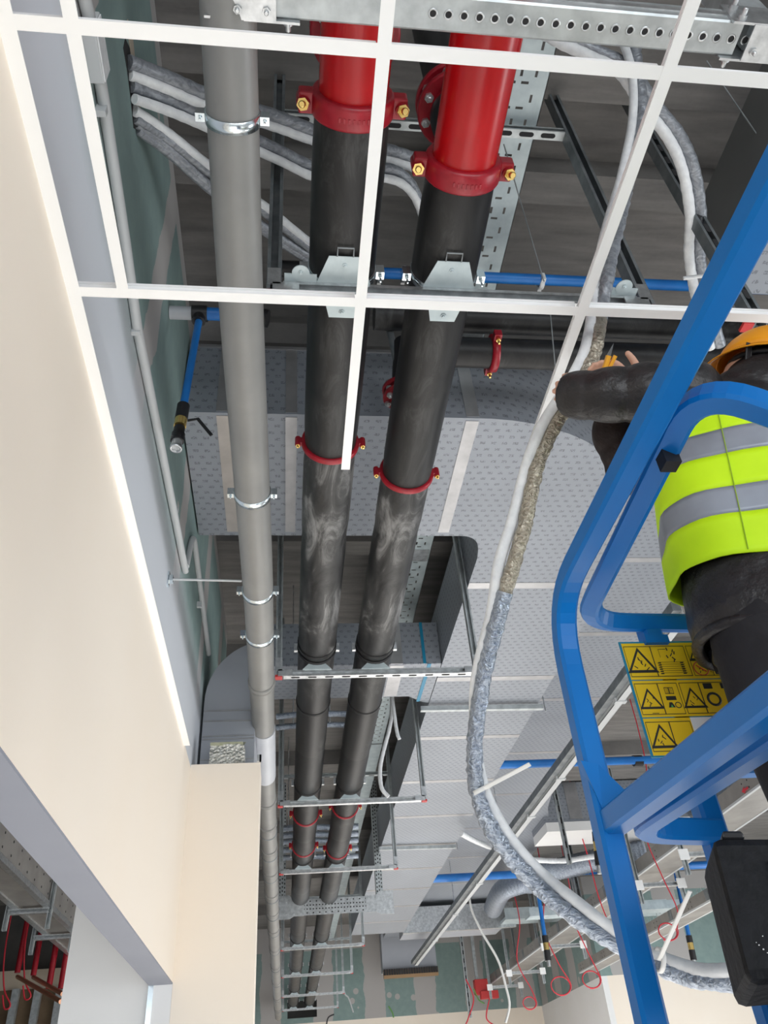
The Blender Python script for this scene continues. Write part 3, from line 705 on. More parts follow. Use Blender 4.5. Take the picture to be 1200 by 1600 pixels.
# heavy perforated frames
def holed_bar(mb, a, b_, w, h, n, r, z0, faces='front'):
    pass
def disc_row(a, b_, nrm, n, r, off=0.0004, skip=None):
    q = MB(); a = V(a); b_ = V(b_); nrm = V(nrm).normalized()
    for i in range(n):
        p = a.lerp(b_, (i + .5) / n); q.lathe(p, nrm, [(0, r), (off, r)], 12)
    return q
def heavy(y, label, near):
    z = TZ + .03
    t = thing('heavy_frame', label, 'support frame', (.6, y, z - .06))
    if near:
        x0, x1 = -.12, 1.30
        bm_ = MB().sweep(sq(.085, .085, .06), [(x0, y, z), (x1 - .1, y, z)], up=(0, 0, 1)); q = MB(); qh = MB(); n = 22
        for i in range(n):
            x = .36 + (1.22 - .36) * i / (n - 1)
            q.lathe2((x, y, z - .0425), (0, 0, -1), [(0, .0125), (.002, .0125), (.002, .0085), (0, .0085)], 16)
            qh.lathe((x, y, z - .0427), (0, 0, -1), [(0, .0088), (.0006, .0088)], 14)
        bm_.merge(q, 'steel').merge(qh, 'hole').build('box_beam', 'steel_dull', t)
        MB().bb((x0, y - .046, z - .012), (x1 - .1, y - .0425, z + .012)).build('rib', 'steel', t)
        for xx in (x0 + .02, x1 - .02):
            q = MB(); q.box((xx, y - .045, z), (.24, .006, .12)); q.box((xx, y + .045, z), (.24, .006, .12)); q.box((xx, y, z - .06), (.12, .09, .006))
            for sx in (-.09, .09):
                for sz in (-.035, .035): bolt(q, V((xx + sx, y - .048, z + sz)), (0, -1, 0), .013, .01, .014)
                bolt(q, V((xx + sx, y + .048, z - .035)), (0, 1, 0), .013, .01, .014); bolt(q, V((xx + sx * .4, y + .02, z - .063)), (0, 0, -1), .011, .008, .008)
            q.build('connector', 'steel', t)
            MB().sweep(sq(.08, .08, .06), [(xx, y, z), (xx, y, SZ)], up=(0, 1, 0)).build('hanger', 'steel_dull', t)
    else:
        x0, x1 = -.10, 1.36; hp = .10
        MB().bb((x0 + .1, y - .05, z - .06), (x1 - .12, y + .05, z + .05)).build('box_beam', 'steel_dull', t)
        xs = [0]; 
        W_ = (x1 - x0 - .5); n = 24; xs = []
        for i in range(n): xs += [W_ * i / n, W_ * i / n + W_ / n * .45]
        xs.append(W_)
        ys = [0, .02, .035, .065, .08, .11, .125, .155, .17, .19]
        def hl(i, j): return i % 2 == 0 and j in (1, 3, 5, 7) and ((i // 2 + (j // 2)) % 2 == 0 or j in (3, 5))
        MB().plate((x0 + .28, y - .07, z - .095), (1, 0, 0), (0, 0, 1), xs, [v_ * 1.0 for v_ in ys], hl, .004).build('perforated_plate', 'steel', t)
        MB().bb((x0 + .28, y - .064, z - .09), (x1 - .28, y - .058, z + .09)).build('back_plate', 'hole', t)
        for xx, sg in ((x0, 1), (x1, -1)):
            q = MB(); q.prism([(xx - sg * .03, y - .078, z - .13), (xx + sg * .14, y - .078, z - .13), (xx + sg * .20, y - .078, z - .10), (xx + sg * .33, y - .078, z - .10), (xx + sg * .33, y - .078, z + .10), (xx + sg * .20, y - .078, z + .10), (xx + sg * .14, y - .078, z + .15), (xx - sg * .03, y - .078, z + .15)], (0, .008, 0))
            for dx in (.02, .1, .2, .29):
                for dz in (-.07, .07): bolt(q, V((xx + sg * dx, y - .078, z + dz)), (0, -1, 0), .013, .008, .004)
            q.build('gusset', 'steel', t)
            hx = xx + sg * .14 if sg < 0 else xx + .05
            hb_ = MB().bb((hx - .045, y - .05, z), (hx + .045, y + .05, SZ))
            q = MB(); L = SZ - z - .15; m_ = 34
            for i in range(m_):
                zz = z + .15 + L * i / m_
                for dx in (-.03, 0, .03):
                    q.box((hx + dx, y - .051, zz + (.012 if dx == 0 else 0)), (.014, .002, .020))
            hb_.merge(q, 'hole').build('hanger', 'steel_dull', t)
    return t
heavy(.745, 'galvanised box beam with a row of round holes across the top edge of the view', True)
heavy(11.1, 'heavy perforated support frame with plated corners midway down the pipe run', False)

# ================================================================== CABLE TRAY
TRZ = 3.60
t = thing('cable_tray', 'long slotted galvanised cable tray hung above and right of the big pipes', 'cable tray', (.98, 6, TRZ))
xa, xb = .80, 1.135
# slot pattern: columns along x, rows along y
def tray_seg(y0, y1, fine):
    per = .11
    cols = [0, .030, .042, .085, .120, .1275, .155, .190, .2025, .215, .25, .27, .282, .335]
    xs = cols; ys = []; n = int((y1 - y0) / per)
    for i in range(n): ys += [i * per, i * per + .035, i * per + .055, i * per + .067]
    ys.append(n * per)
    def hole(i, j):
        k = j % 4
        if i in (1, 11) and k in (0, ) : return True
        if i in (5, 8) and k in (0, ): return (j // 4) % 2 == 0
        if i in (3, 6, 9) and k == 2: return True
        return False
    return MB().plate((xa, y0, TRZ), (1, 0, 0), (0, 1, 0), xs, ys, hole, .002)
b = tray_seg(-.6, 9, True); 
b.bb((xa, -.6, TRZ), (xa + .003, 9, TRZ + .06)); b.bb((xb - .003, -.6, TRZ), (xb, 9, TRZ + .06)); b.build('tray', 'plate', t)
b = MB().bb((xa, 9, TRZ), (xb, 21, TRZ + .004)); b.build('tray_far', 'plate', t)
# joint plates
for y in (2.7, 5.0): MB().bb((xa + .01, y, TRZ - .004), (xb - .01, y + .16, TRZ - .001)).build('joint_plate', 'steel', t)

# ================================================================== BLUE PIPES
def clipm(t, p, ax=(1, 0, 0)):
    MB().ring(p, ax, .024, .034, .03, 20).box(V(p) + V((0, .045, 0)), (.02, .03, .035)).build('clip', 'white_foam', t)
t = thing('blue_pipe', 'blue plastic pipe running straight across above the big black pipes', 'pipe', (1.5, 2.22, 3.25))
a = at(440, 420, 'z', 3.27); c = at(1200, 452, 'z', 3.27)
c = a + (c - a) * 1.6
MB().tube([a + V((.10, 0, 0)), c], .027, 20).build('pipe', 'blue_pvc', t)
MB().tube([a + V((-.03, 0, 0)), a + V((.11, 0, 0))], .040, 20).build('end_cap', 'black', t)
for px in (593, 630, 845):
    p = at(px, 430 if px < 700 else 441, 'z', 3.27); MB().ring(p, (1, 0, 0), .027, .036, .022, 20).box(p + V((0, -.035, -.01)), (.02, .02, .05)).box(p + V((0, .035, .01)), (.02, .02, .05)).build('clip', 'white_foam' if px == 845 else 'steel', t)
t = thing('blue_pipe', 'short pale blue pipe from the left wall with a drop leg to a valve', 'pipe', (-.42, 2.3, 2.1))
wz = 3.0; a = at(312, 490, 'z', wz); yb = a.y
x0_ = -.549; x1_ = at(412, 483, 'z', wz).x
bl = MB().tube([(x0_, yb, wz), (x1_ - .04, yb, wz)], .030, 20); bl.build('pipe', 'blue_pvc', t)
MB().tube([(x0_, yb, wz), (a.x - .03, yb, wz)], .0308, 20).build('pipe_wrap', 'drain_light', t)
MB().tube([(x1_ - .06, yb, wz), (x1_ + .02, yb, wz - .02)], .042, 20).build('end_cap', 'black', t)
MB().tube([(a.x - .035, yb, wz), (a.x + .035, yb, wz)], .038, 20).tube([(a.x, yb, wz + .0), (a.x, yb, wz - .06)], .03, 16).build('tee_fitting', 'black', t)
bx = at(275, 700, 'y', yb)
top = V((a.x, yb, wz - .05)); bot = bx
def dl(tt): return top.lerp(bot, tt)
MB().tube([top, dl(.72)], .0165, 18).build('drop_leg', 'blue_pvc', t)
MB().tube([dl(.70), dl(.80)], .026, 16).build('collar', 'black', t)
v_ = MB().tube([dl(.79), dl(.85)], .025, 16).build('valve', 'brass', t)
hb = dl(.82); MB().sweep(sq(.014, .006), [hb + V((.03, -.01, 0)), hb + V((.07, -.02, 0)), hb + V((.13, -.02, -.09))], up=(0, -1, 0)).build('lever', 'black', v_)
MB().tube([dl(.86), dl(.90), dl(.905), dl(.955)], [.022, .022, .027, .027], 16).build('collar', 'black', t)
MB().tube([dl(.955), dl(1.0)], .021, 18).ring(dl(1.0), dl(1) - dl(0), .017, .024, .012, 20).build('outlet', 'steel', t)
for (pxa, pya, pxb, zz, lab) in [(782, 1195, 1250, 3.05, 'long blue pipe crossing under the right ducts behind the warning sign'), (676, 1373, 1300, 3.05, 'farther blue pipe crossing under the ducts behind the hanging hose')]:
    a = at(pxa, pya, 'z', zz); b2 = V((a.x * 1 + 6.5, a.y, zz))
    t = thing('blue_pipe', lab, 'pipe', ((a.x + b2.x) / 2, a.y, zz - .03))
    MB().tube([a + V((-.1, 0, 0)), b2], .045 if pya < 1300 else .06, 14).build('pipe', 'blue_pvc', t)
    for kx in (1.6, 3.2): MB().tube([a + V((kx - .05, .02, 0)), a + V((kx + .05, .02, 0))], .062 if pya < 1300 else .08, 12).build('collar', 'black', t)

# ================================================================== CONDUITS on the left wall
t = thing('wall_conduit', 'long white plastic conduit clipped along the upper left wall', 'conduit', (XW, 2.2, 2.3))
pts = [at(x, y, 'x', XW + .019) for x, y in [(118, -60), (140, 30), (163, 165), (196, 380), (215, 515), (250, 690), (289, 888)]]
MB().tube(pts, .0175, 16).build('pipe', 'conduit', t)
for x, y in ((157, 172), (212, 515), (272, 800)):
    p = at(x, y, 'x', XW + .012); MB().box(p, (.036, .018, .046)).build('clip', 'conduit', t)
MB().tube([pts[-1], pts[-1] + (pts[-1] - pts[-2]).normalized() * .03], .016, 16).build('end_cap', 'conduit', t)
t = thing('wall_conduit', 'lower white plastic conduit hooked over and running down towards the rounded duct', 'conduit', (XW, 4.0, 2.4))
pts = rounded([at(x, y, 'x', XW + .016) for x, y in [(291, 885), (302, 832), (326, 1022)]], .12)
MB().tube(pts, .0165, 16).build('pipe', 'conduit', t)
p = at(311, 945, 'x', XW + .012); MB().box(p, (.03, .02, .036)).build('clip', 'conduit', t)
t = thing('junction_box', 'white square junction box on the upper left wall', 'junction box', (XW, 1.0, 2.4))
a = at(145, 40, 'x', XW + .02); MB().box(at(148, 75, 'x', XW + .02) , (.04, .15, .09)).build('box', 'conduit', t, .004)
MB().box(at(148, 75, 'x', XW + .02) + V((.021, 0, 0)), (.004, .14, .08)).build('lid', 'white_foam', t)
# broken wall opening where the lines come through
b = MB()
ps = [(196, 60), (203, 75), (206, 100), (211, 135), (213, 165), (216, 205), (209, 200), (204, 150), (199, 110), (193, 75)]
b.prism([at(x, y, 'x', XW + .0015) for x, y in ps], (-.001, 0, 0)); single('wall_hole', b, 'hole', 'jagged dark slot broken through the green board where the foil lines come out', 'hole')
b = MB(); ps = [(200, 30), (208, 60), (215, 130), (222, 185), (219, 205), (213, 165), (207, 100), (202, 62), (196, 45)]
b.prism([at(x, y, 'x', XW + .003) for x, y in ps], (-.0022, 0, 0)); single('filler_patch', b, 'beige', 'pale torn plaster strip along the slot in the green board', 'plaster patch')

# ================================================================== INSULATED LINES
def hose(pts, r, m, name, t=None, label=None, cat='insulated line', wr=.06, n=12, group=None, seg=10):
    P_ = spl(pts, seg); rs = [r * (1 + wr * noise.noise(p * 30) + wr * .6 * math.sin(i * 2.1)) for i, p in enumerate(P_)]
    q = MB().tube(P_, rs, n)
    if t is not None: return q.build(name, m, t)
    return single(name, q, m, label, cat, group)
def twin(label, pts, r, offs=(0, .0, .03), ma='foil_grey', mb_='white_foam', rb=None):
    P_ = [V(p) for p in pts]; c = P_[len(P_) // 2]
    t = thing('insulated_line', label, 'insulated line', c)
    hose(P_, r, ma, 'foil_sleeve', t); o = V(offs)
    hose([p + o for p in P_], rb or r * .8, mb_, 'white_sleeve', t); return t
Z3 = 3.02
def zz(L, z0, z1):
    n = len(L) - 1; return [at(x, y, 'z', z0 + (z1 - z0) * i / n) for i, (x, y) in enumerate(L)]
wl = lambda x, y: at(x, y, 'x', XW + .005)
twin('topmost foil wrapped line leaving the wall slot and passing behind the drain pipe', [wl(201, 97)] + zz([(260, 120), (330, 150), (420, 178), (480, 200), (545, 225), (610, 235), (660, 252)], 2.95, 3.25), .024, (.0, .035, -.012))
twin('second foil wrapped line leaving the wall slot below the topmost one', [wl(205, 134)] + zz([(262, 155), (330, 185), (430, 232), (500, 262), (600, 262), (640, 285), (660, 330)], 2.95, 3.2), .022, (.01, .03, -.03))
twin('third foil wrapped line leaving the wall slot, sagging towards the left black pipe', [wl(209, 172)] + zz([(265, 210), (330, 262), (410, 320), (485, 380), (520, 400)], 2.93, 3.15), .019, (.0, .026, .0), 'white_foam', 'foil_grey', .019)
twin('lowest foil wrapped line leaving the wall slot', [wl(213, 192)] + zz([(265, 232), (330, 290), (410, 352), (480, 398), (520, 420)], 2.93, 3.15), .018, (.0, .024, .0), 'foil_grey', 'foil_grey', .017)
hose(zz([(206, 135), (240, 142), (290, 143), (325, 143), (400, 150)], 3.0, 3.1), .010, 'white_foam', 'white_strap', None, 'thin flat white strap between the two upper foil lines at the wall slot', 'strap')
twin('foil and white line pair arching from the cable tray over the top right', zz([(840, 30), (885, 58), (935, 82), (985, 108), (1020, 160), (1060, 210), (1083, 262), (1094, 330), (1092, 390), (1098, 436), (1106, 470), (1125, 540)], 3.35, 2.7), .026, (-.045, .01, -.01), 'foil_grey', 'white_foam', .022)
p = at(1092, 436, 'z', 2.72); single('cable_tie', MB().tube([p + V((-.07, 0, 0)), p + V((.03, -.02, 0))], .008, 8), 'white_foam', 'white cable tie around the line pair beside the blue rail', 'cable tie')
# the long hanging hose: white lagging and foil sleeve side by side
top_w = [at(955, 35, 'z', 3.3), at(975, 70, 'z', 3.2), at(988, 120, 'z', 3.05), at(988, 190, 'z', 2.9), at(972, 270, 'z', 2.7), at(955, 330, 'z', 2.5), at(940, 390, 'z', 2.3), at(932, 450, 'z', 2.1), at(927, 480, 'z', 2.0)]
top_f = [at(985, 40, 'z', 3.3), at(992, 75, 'z', 3.2), at(1000, 130, 'z', 3.05), at(1003, 190, 'z', 2.9), at(985, 270, 'z', 2.7), at(972, 330, 'z', 2.5), at(958, 390, 'z', 2.3), at(948, 440, 'z', 2.1), at(940, 480, 'z', 2.0)]
D = 2.18
lo_f = [(935, 520, 2.25), (925, 560, 2.22), (900, 610, 2.18), (872, 655, D), (850, 700, D), (834, 750, D), (820, 820, D), (800, 890, D), (780, 960, D), (762, 1030, D), (748, 1100, D), (742, 1170, D), (745, 1235, D), (765, 1290, D), (795, 1335, D), (830, 1375, D), (880, 1420, 2.15), (940, 1462, 2.12), (1000, 1495, 2.1), (1060, 1522, 2.05), (1110, 1533, 2.0), (1180, 1535, 1.95), (1230, 1515, 1.9)]
lo_w = [(921, 520, 2.25), (909, 560, 2.22), (882, 610, 2.18), (853, 655, D), (832, 700, D), (818, 745, D + .02), (800, 815, D + .02), (780, 880, D + .02), (768, 960, D + .02), (750, 1030, D + .02), (742, 1090, D + .03), (745, 1170, D + .04), (757, 1232, D + .03), (782, 1285, D + .02), (812, 1328, D + .02), (850, 1368, D + .02), (900, 1408, 2.15), (955, 1450, 2.12), (1010, 1485, 2.1), (1065, 1508, 2.05), (1110, 1517, 2.0), (1180, 1510, 1.95), (1230, 1490, 1.9)]
t = thing('hanging_hose', 'long hanging hose of foil sleeve and white lagging that the worker holds, looping down right', 'hose', ad(742, 1170, D))
pf = spl(top_f + [ad(*q) for q in lo_f], 14)
k = len(pf); a_ = int(k * 8.6 / 31); b_ = int(k * 19 / 31)
def hseg(P_, i0, i1, r, m, nm, wr):
    Q = P_[i0:i1 + 1]; rs = [r * (1 + wr * noise.noise(p * 42) + wr * .5 * math.sin(i * 1.7)) for i, p in enumerate(Q)]
    q = MB().tube(Q, rs, 18)
    for i_, p_ in enumerate(q.v[:len(Q) * 18]):
        c_ = Q[i_ // 18]; d_ = (p_ - c_)
        if d_.length > 1e-6: q.v[i_] = p_ + d_.normalized() * (.0042 * noise.noise(p_ * 55) + .0022 * noise.noise(p_ * 120 + V((i_ // 18 * .35, 0, 0))))
    q.build(nm, m, t)
b_ = int(k * 16.5 / 31)
hseg(pf, 0, a_, .0215, 'foil_grey', 'foil_sleeve', .06)
hseg(pf, a_, b_, .0205, 'foil_warm', 'foil_sleeve', .07)
hseg(pf, b_, k - 1, .0225, 'foil', 'foil_sleeve', .07)
pw = spl(top_w + [ad(*q) for q in lo_w], 14)
rs = [.0165 + .003 * noise.noise(p * 3) for p in pw]
MB().tube(pw, rs, 14).build('white_lagging', 'white_foam', t)
def tie(px, py, dep, qx, qy, label):
    a = ad(px, py, dep - .02); c = ad(qx, qy, dep - .10)
    t = thing('cable_tie', label, 'cable tie', a)
    MB().sweep(sq(.012, .004), [a, c], up=r2).build('tail', 'cord', t)
    MB().ring(ad(px, py, dep), (c - a).cross(V((0, 1, .2))), .026, .031, .012, 20).build('loop', 'cord', t)
tie(752, 1234, D, 828, 1194, 'white cable tie with a long tail at the lowest left bend of the hanging hose')
tie(1030, 1500, 2.06, 1078, 1392, 'white cable tie with a long tail on the lower right end of the hanging hose')
hose([at(x, y, 'z', 2.75) for x, y in [(720, 1302), (745, 1315), (780, 1328), (825, 1342), (880, 1345), (930, 1338), (985, 1335)]], .035, 'white_foam', 'white_line', None, 'white lagged line passing behind the hanging hose towards the silver flexible duct', 'insulated line')
hose([V((at(611, 1060, 'y', 6.6).x, 6.6, SZ))] + [at(x, y, 'y', 6.6) for x, y in [(611, 1060), (612, 1112), (608, 1140), (600, 1170), (594, 1200), (596, 1230), (607, 1245)]], .018, 'white_foam', 'white_line', None, 'white lagged line hanging by the right leg of the third support frame', 'insulated line')
hose([V((at(605, 1020, 'y', 6.5).x, 6.5, SZ))] + [at(x, y, 'y', 6.5) for x, y in [(605, 1020), (618, 1130), (624, 1155)]], .016, 'white_foam', 'white_line', None, 'short white lagged line end beside the slotted tray above the third frame', 'insulated line')
t = thing('line_bundle', 'pair of silver lines crossing between the black pipes just beyond the second cross duct', 'insulated line', (.4, 6.5, 2.75))
for yp in (1115, 1132):
    hose([at(x, yp + dy, 'z', 2.75) for x, dy in [(432, 5), (460, 2), (500, 0), (545, 1), (565, 2)]], .025, 'foil', 'line', t)
for xx in (.05, .36): p = at(480, 1124, 'z', 2.75); MB().tube([(xx, p.y, 2.72), (xx, p.y, SZ - .001)], .005, 6).build('rod', 'steel', t)
t = thing('line_bundle', 'bundle of silver lines crossing between the black pipes beyond the third frame', 'insulated line', (.4, 8.5, 2.75))
for xx in (.02, .37): p = at(480, 1315, 'z', 2.78); MB().tube([(xx, p.y, 2.75), (xx, p.y, SZ - .001)], .006, 6).build('rod', 'steel', t)
for i, yp in enumerate((1292, 1303, 1313, 1326, 1338)):
    hose([at(x, yp + dy, 'z', 2.78) for x, dy in [(440, 3), (480, 0), (520, 1), (560, -1)]], .035, 'foil', 'line', t)

# ================================================================== RIGHT SIDE SERVICES
# long thin lighting channel
CZ = 2.62; kx = 1.05
t = thing('lighting_channel', 'long thin grey lighting channel hung diagonally below the right ducts', 'lighting channel', (2.74, 10, CZ))
x = 2.74; y0, y1_ = 4.4, 18.7
MB().bb((x - .035, y0, CZ), (x + .035, y1_, CZ + .004)).bb((x - .035, y0, CZ), (x - .031, y1_, CZ + .05)).bb((x + .031, y0, CZ), (x + .035, y1_, CZ + .05)).build('channel', 'conduit', t)
MB().bb((x - .10, y0, CZ + .03), (x - .036, y1_, CZ + .10)).build('side_rail', 'steel_dark', t)
for y in (4.9, 5.8, 6.6, 7.6, 8.8, 10.2, 11.8, 13.8, 16):
    MB().box((x, y, CZ + .03), (.10, .05, .075)).build('bracket', 'conduit', t)
for y in (6.6, 10.2, 13.8): MB().tube([(x, y, CZ + .05), (x, y, 3.44 if y < 13 else SZ)], .006, 8).build('rod', 'steel', t)
# cross rails under the main duct
for (px0, px1, py, lab) in [(657, 848, 1106, 'thin steel rail under the main duct just beyond the second frame'), (592, 712, 1324, 'thin steel rail under the main duct left of the hanging hose')]:
    a = at(px0, py + 2, 'z', 2.86); c = at(px1, py - 1, 'z', 2.86)
    t = thing('duct_rail', lab, 'steel rail', (a + c) / 2)
    MB().sweep(chan(.041), [a, c], up=(0, 0, 1)).build('rail', 'steel_dull', t)
    MB().tube([c + V((.02, 0, -.04)), V((c.x + .02, c.y, SZ))], .006, 8).build('rod', 'steel', t)
# ladder trunking on the right, along the room
def trunk(x, w, y0, y1, z, h, label, arrow=False):
    t = thing('cable_trunking', label, 'cable trunking', (x, (y0 + y1) / 2, z))
    tr_ = MB().bb((x, y0, z), (x + w, y1, z + .006)).bb((x, y0, z), (x + .006, y1, z + h)).bb((x + w - .006, y0, z), (x + w, y1, z + h))
    q = MB().bb((x - .004, y0, z - .004), (x + .03, y1, z + .02)).bb((x + w - .03, y0, z - .004), (x + w + .004, y1, z + .02)); q.build('flange', 'conduit', t)
    q = MB(); y = y0 + .3
    while y < y1:
        q.bb((x - .007, y, z + .02), (x - .001, y + .12, z + h)); y += 1.3
    tr_.merge(q, 'steel_dark'); q = MB(); y = y0 + .9
    while y < y1:
        for dz in (.3, .7):
            for dy in (0, .12): q.lathe((x - .0005, y + dy, z + h * dz), (-1, 0, 0), [(0, .010), (.001, .010)], 10)
        y += 1.3
    tr_.merge(q, 'hole').build('tray', 'plate_side', t); return t
M['plate_side'] = noisy('warm_grey_galvanised', (0.24, 0.23, 0.215), (0.32, 0.305, 0.285), 3, 0.5, 0.35)
trunk(4.78, .5, 5.5, 21.5, 2.45, .18, 'deep grey cable trunking running away on the right beneath the flexible duct')
trunk(5.75, .35, 9.5, 17.2, 2.1, .16, 'lower grey cable trunking at the far right by the green board wall')
ar = MB(); c = at(1172, 1254, 'x', 4.77); c = V((4.77, c.y, min(max(c.z, 2.50), 2.58))); ar.prism([c + V((0, -.06, -.012)), c + V((0, .02, -.012)), c + V((0, .02, -.035)), c + V((0, .08, 0)), c + V((0, .02, .035)), c + V((0, .02, .012)), c + V((0, -.06, .012))], (-.002, 0, 0))
ar.build('arrow_mark', 'red_wire', bpy.data.objects['cable_trunking'])
# small trapezes of the trunking
sm = [((765, 1543), (811, 1541), 'at the far wall beside the red box'), ((795, 1521), (845, 1519), 'next to the far wall, second from the red box'), ((850, 1480), (906, 1479), 'under the trunking above the two red wire coils'), ((997, 1384), (1064, 1380), 'right of the blue post under the trunking'), ((1067, 1336), (1120, 1333), 'beside the black case, highest of the bright ones')]
for (a, c, lab) in sm:
    A = at(*a, 'z', 2.3); B = at(*c, 'z', 2.3); B.y = A.y; 
    t = thing('small_bracket', 'small galvanised hanging bracket ' + lab, 'bracket', A, 'small brackets under the right trunking')
    MB().sweep(chan(.055), [A, B], up=(0, -1, 0)).build('crossbar', 'steel', t)
    for p in (A, B):
        MB().sweep(chan(.05), [p + V((0, 0, -.22)), V((p.x, p.y, SZ))], up=(0, -1, 0)).build('hanger', 'steel_dull', t)
        MB().box(p + V((0, -.03, 0)), (.12, .02, .12)).build('fitting', 'tee', t)
# free hangers (dark uprights)
for (px, py, yy, w, m, lab) in [(700, 0, 0, 0, 0, '')][:0] + [
    (945, 1290, 9.0, .07, 'steel_dark', 'dark upright channel just left of the blue corner post'),
    (912, 1440, 13.0, .08, 'steel_dark', 'dark upright channel behind the hose where it meets the blue post'),
    (1045, 1205, 7.2, .06, 'steel_dark', 'dark upright channel behind the lower edge of the warning sign'),
    (735, 1590, 20.0, .07, 'steel_dull', 'slotted upright channel beside the red box'),
    (890, 1350, 11.0, .06, 'steel_dull', 'slotted upright channel in front of the silver flexible duct')]:
    p = at(px, py, 'y', yy); t = thing('upright_channel', lab, 'steel channel', p)
    MB().sweep(chan(w), [p, V((p.x, p.y, SZ))], up=(0, -1, 0)).merge(strut_slots(p, (p.x, p.y, SZ), w, (0, -1, 0), .16, .09, .012), 'hole').build('channel', m, t)
# flexible ducts
def flex(pts, r, label):
    P_ = spl(pts, 22); rs = [r * (1 + .05 * math.sin(i * 2.2)) for i in range(len(P_))]
    single('flexible_duct', MB().tube(P_, rs, 22), 'foil', label, 'flexible duct')
flex([at(x, y, 'z', 3.1) for x, y in [(1290, 1150), (1230, 1180), (1170, 1215), (1110, 1250), (1080, 1262)]], .17, 'silver ribbed flexible duct at the right edge under the blue sign frame')
flex([at(x, y, 'z', 3.05) for x, y in [(830, 1362), (870, 1358), (905, 1350), (950, 1340), (1010, 1330)]], .16, 'silver ribbed flexible duct between the hose and the blue post')
flex([at(x, y, 'z', 3.0) for x, y in [(770, 1420), (785, 1392), (815, 1380), (840, 1380)]], .16, 'silver flexible duct elbow touching the end of the wide duct')
# red wires with coils
def coil(pts, c, r, yy, label):
    t = thing('red_wire', label, 'wire', at(*c, 'y', yy))
    C_ = at(*c, 'y', yy); P_ = [at(x, y, 'y', yy) for x, y in pts]
    q = [V((P_[0].x, P_[0].y, SZ))] + spl(P_, 6); a0 = math.atan2((P_[-1] - C_).z, (P_[-1] - C_).x)
    rr = (P_[-1] - C_).length
    loop = [C_ + V((math.cos(a0 - i * .35) * rr, .02 * i / 10, math.sin(a0 - i * .35) * rr * .8)) for i in range(1, 26)]
    MB().tube(q + loop, .009 if yy > 9 else .007, 8).build('wire', 'red_wire', t)
coil([(995, 1130), (1010, 1200), (1008, 1260), (1010, 1310), (1035, 1370), (1058, 1420), (1058, 1450)], (1045, 1455), 14, 9.0, 'red wire ending in a flat coil right of the blue post')
coil([(893, 1400), (893, 1430), (915, 1480), (935, 1520)], (925, 1530), 12, 13.0, 'red wire ending in the right of the two coils above the warm-lit wall')
coil([(852, 1390), (850, 1450), (870, 1500), (887, 1528)], (877, 1540), 12, 13.4, 'red wire ending in the left of the two coils above the warm-lit wall')
coil([(800, 1385), (812, 1440), (808, 1500), (830, 1545), (837, 1562)], (828, 1567), 9, 15.0, 'red wire ending in a small coil below the leftmost small bracket')
coil([(910, 1310), (922, 1350), (935, 1400), (950, 1440)], (955, 1452), 6, 12.0, 'red wire passing down beside the blue post with its end behind it')
hose([at(x, y, 'y', 8.0) for x, y in [(1083, 1165), (1093, 1215), (1098, 1250), (1100, 1288)]], .008, 'red_wire', 'red_wire', None, 'short red wire hanging in the gap of the blue frame by the black case', 'wire')
hose([at(x, y, 'y', 16.0) for x, y in [(733, 1400), (738, 1425), (755, 1460), (778, 1500), (790, 1540), (796, 1570), (790, 1598)]], .022, 'cord', 'white_cable', None, 'thick white cable hanging down at the far end left of the small brackets', 'cable')
for i, (L, mm, lab) in enumerate([([(728, 1530), (740, 1560), (732, 1590), (728, 1600)], 'red_wire', 'thin red wire dangling left of the red box'), ([(765, 1560), (760, 1590), (772, 1602)], 'red_wire', 'thin red wire dangling below the red box'), ([(740, 1545), (748, 1562), (757, 1568)], 'green_wire', 'green and yellow wire end at the left of the red box'), ([(607, 1572), (613, 1582), (615, 1590)], 'green_wire', 'green wire tail at the far end of the lighting channel'), ([(522, 1585), (513, 1590), (510, 1602)], 'black', 'black cable hanging from the farthest frame'), ([(536, 1535), (545, 1560), (552, 1582)], 'conduit', 'grey cable bunch hanging right of the farthest frames')]):
    hose(([V((at(*L[0], 'y', 19.0).x, 19.0, SZ))] if i == 5 else []) + [at(x, y, 'y', [19.5, 19.5, 19.5, 18.72, 19.5, 19.0][i]) for x, y in L], .014, mm, 'loose_wire', None, lab, 'wire')
# blue drops with valves
for (xa_, ya_, yb_, yy, lab) in [(922, 1205, 1300, 8.4, 'blue drop hose hanging from the long blue pipe just right of the blue post'), (843, 1402, 1462, 13.2, 'blue drop hose with brass valve left of the twin red coils'), (1062, 1385, 1462, 13.3, 'blue drop hose with black end beside the white cable tie tail')]:
    yy = [at(782, 1195, 'z', 3.05).y, at(676, 1373, 'z', 3.05).y][yy > 10] + .05
    a = at(xa_, ya_, 'y', yy); a = V((a.x, yy, 3.05)); p2 = at(xa_ + (8 if xa_ < 1000 else 14), yb_, 'y', yy); r = .024 if yy < 10 else .032
    t = thing('drop_hose', lab, 'hose', p2)
    MB().tube([a, p2], r, 12).build('hose', 'blue_pvc', t); d = (p2 - a).normalized()
    MB().tube([p2, p2 + d * .10], r * 1.5, 12).build('collar', 'black', t); MB().tube([p2 + d * .2, p2 + d * .34], r * 1.5, 12).build('collar', 'black', t)
    MB().tube([p2 + d * .10, p2 + d * .2], r * 1.4, 12).build('valve', 'brass', t); MB().tube([p2 + d * .34, p2 + d * .42], r * .9, 12).build('outlet', 'steel', t)
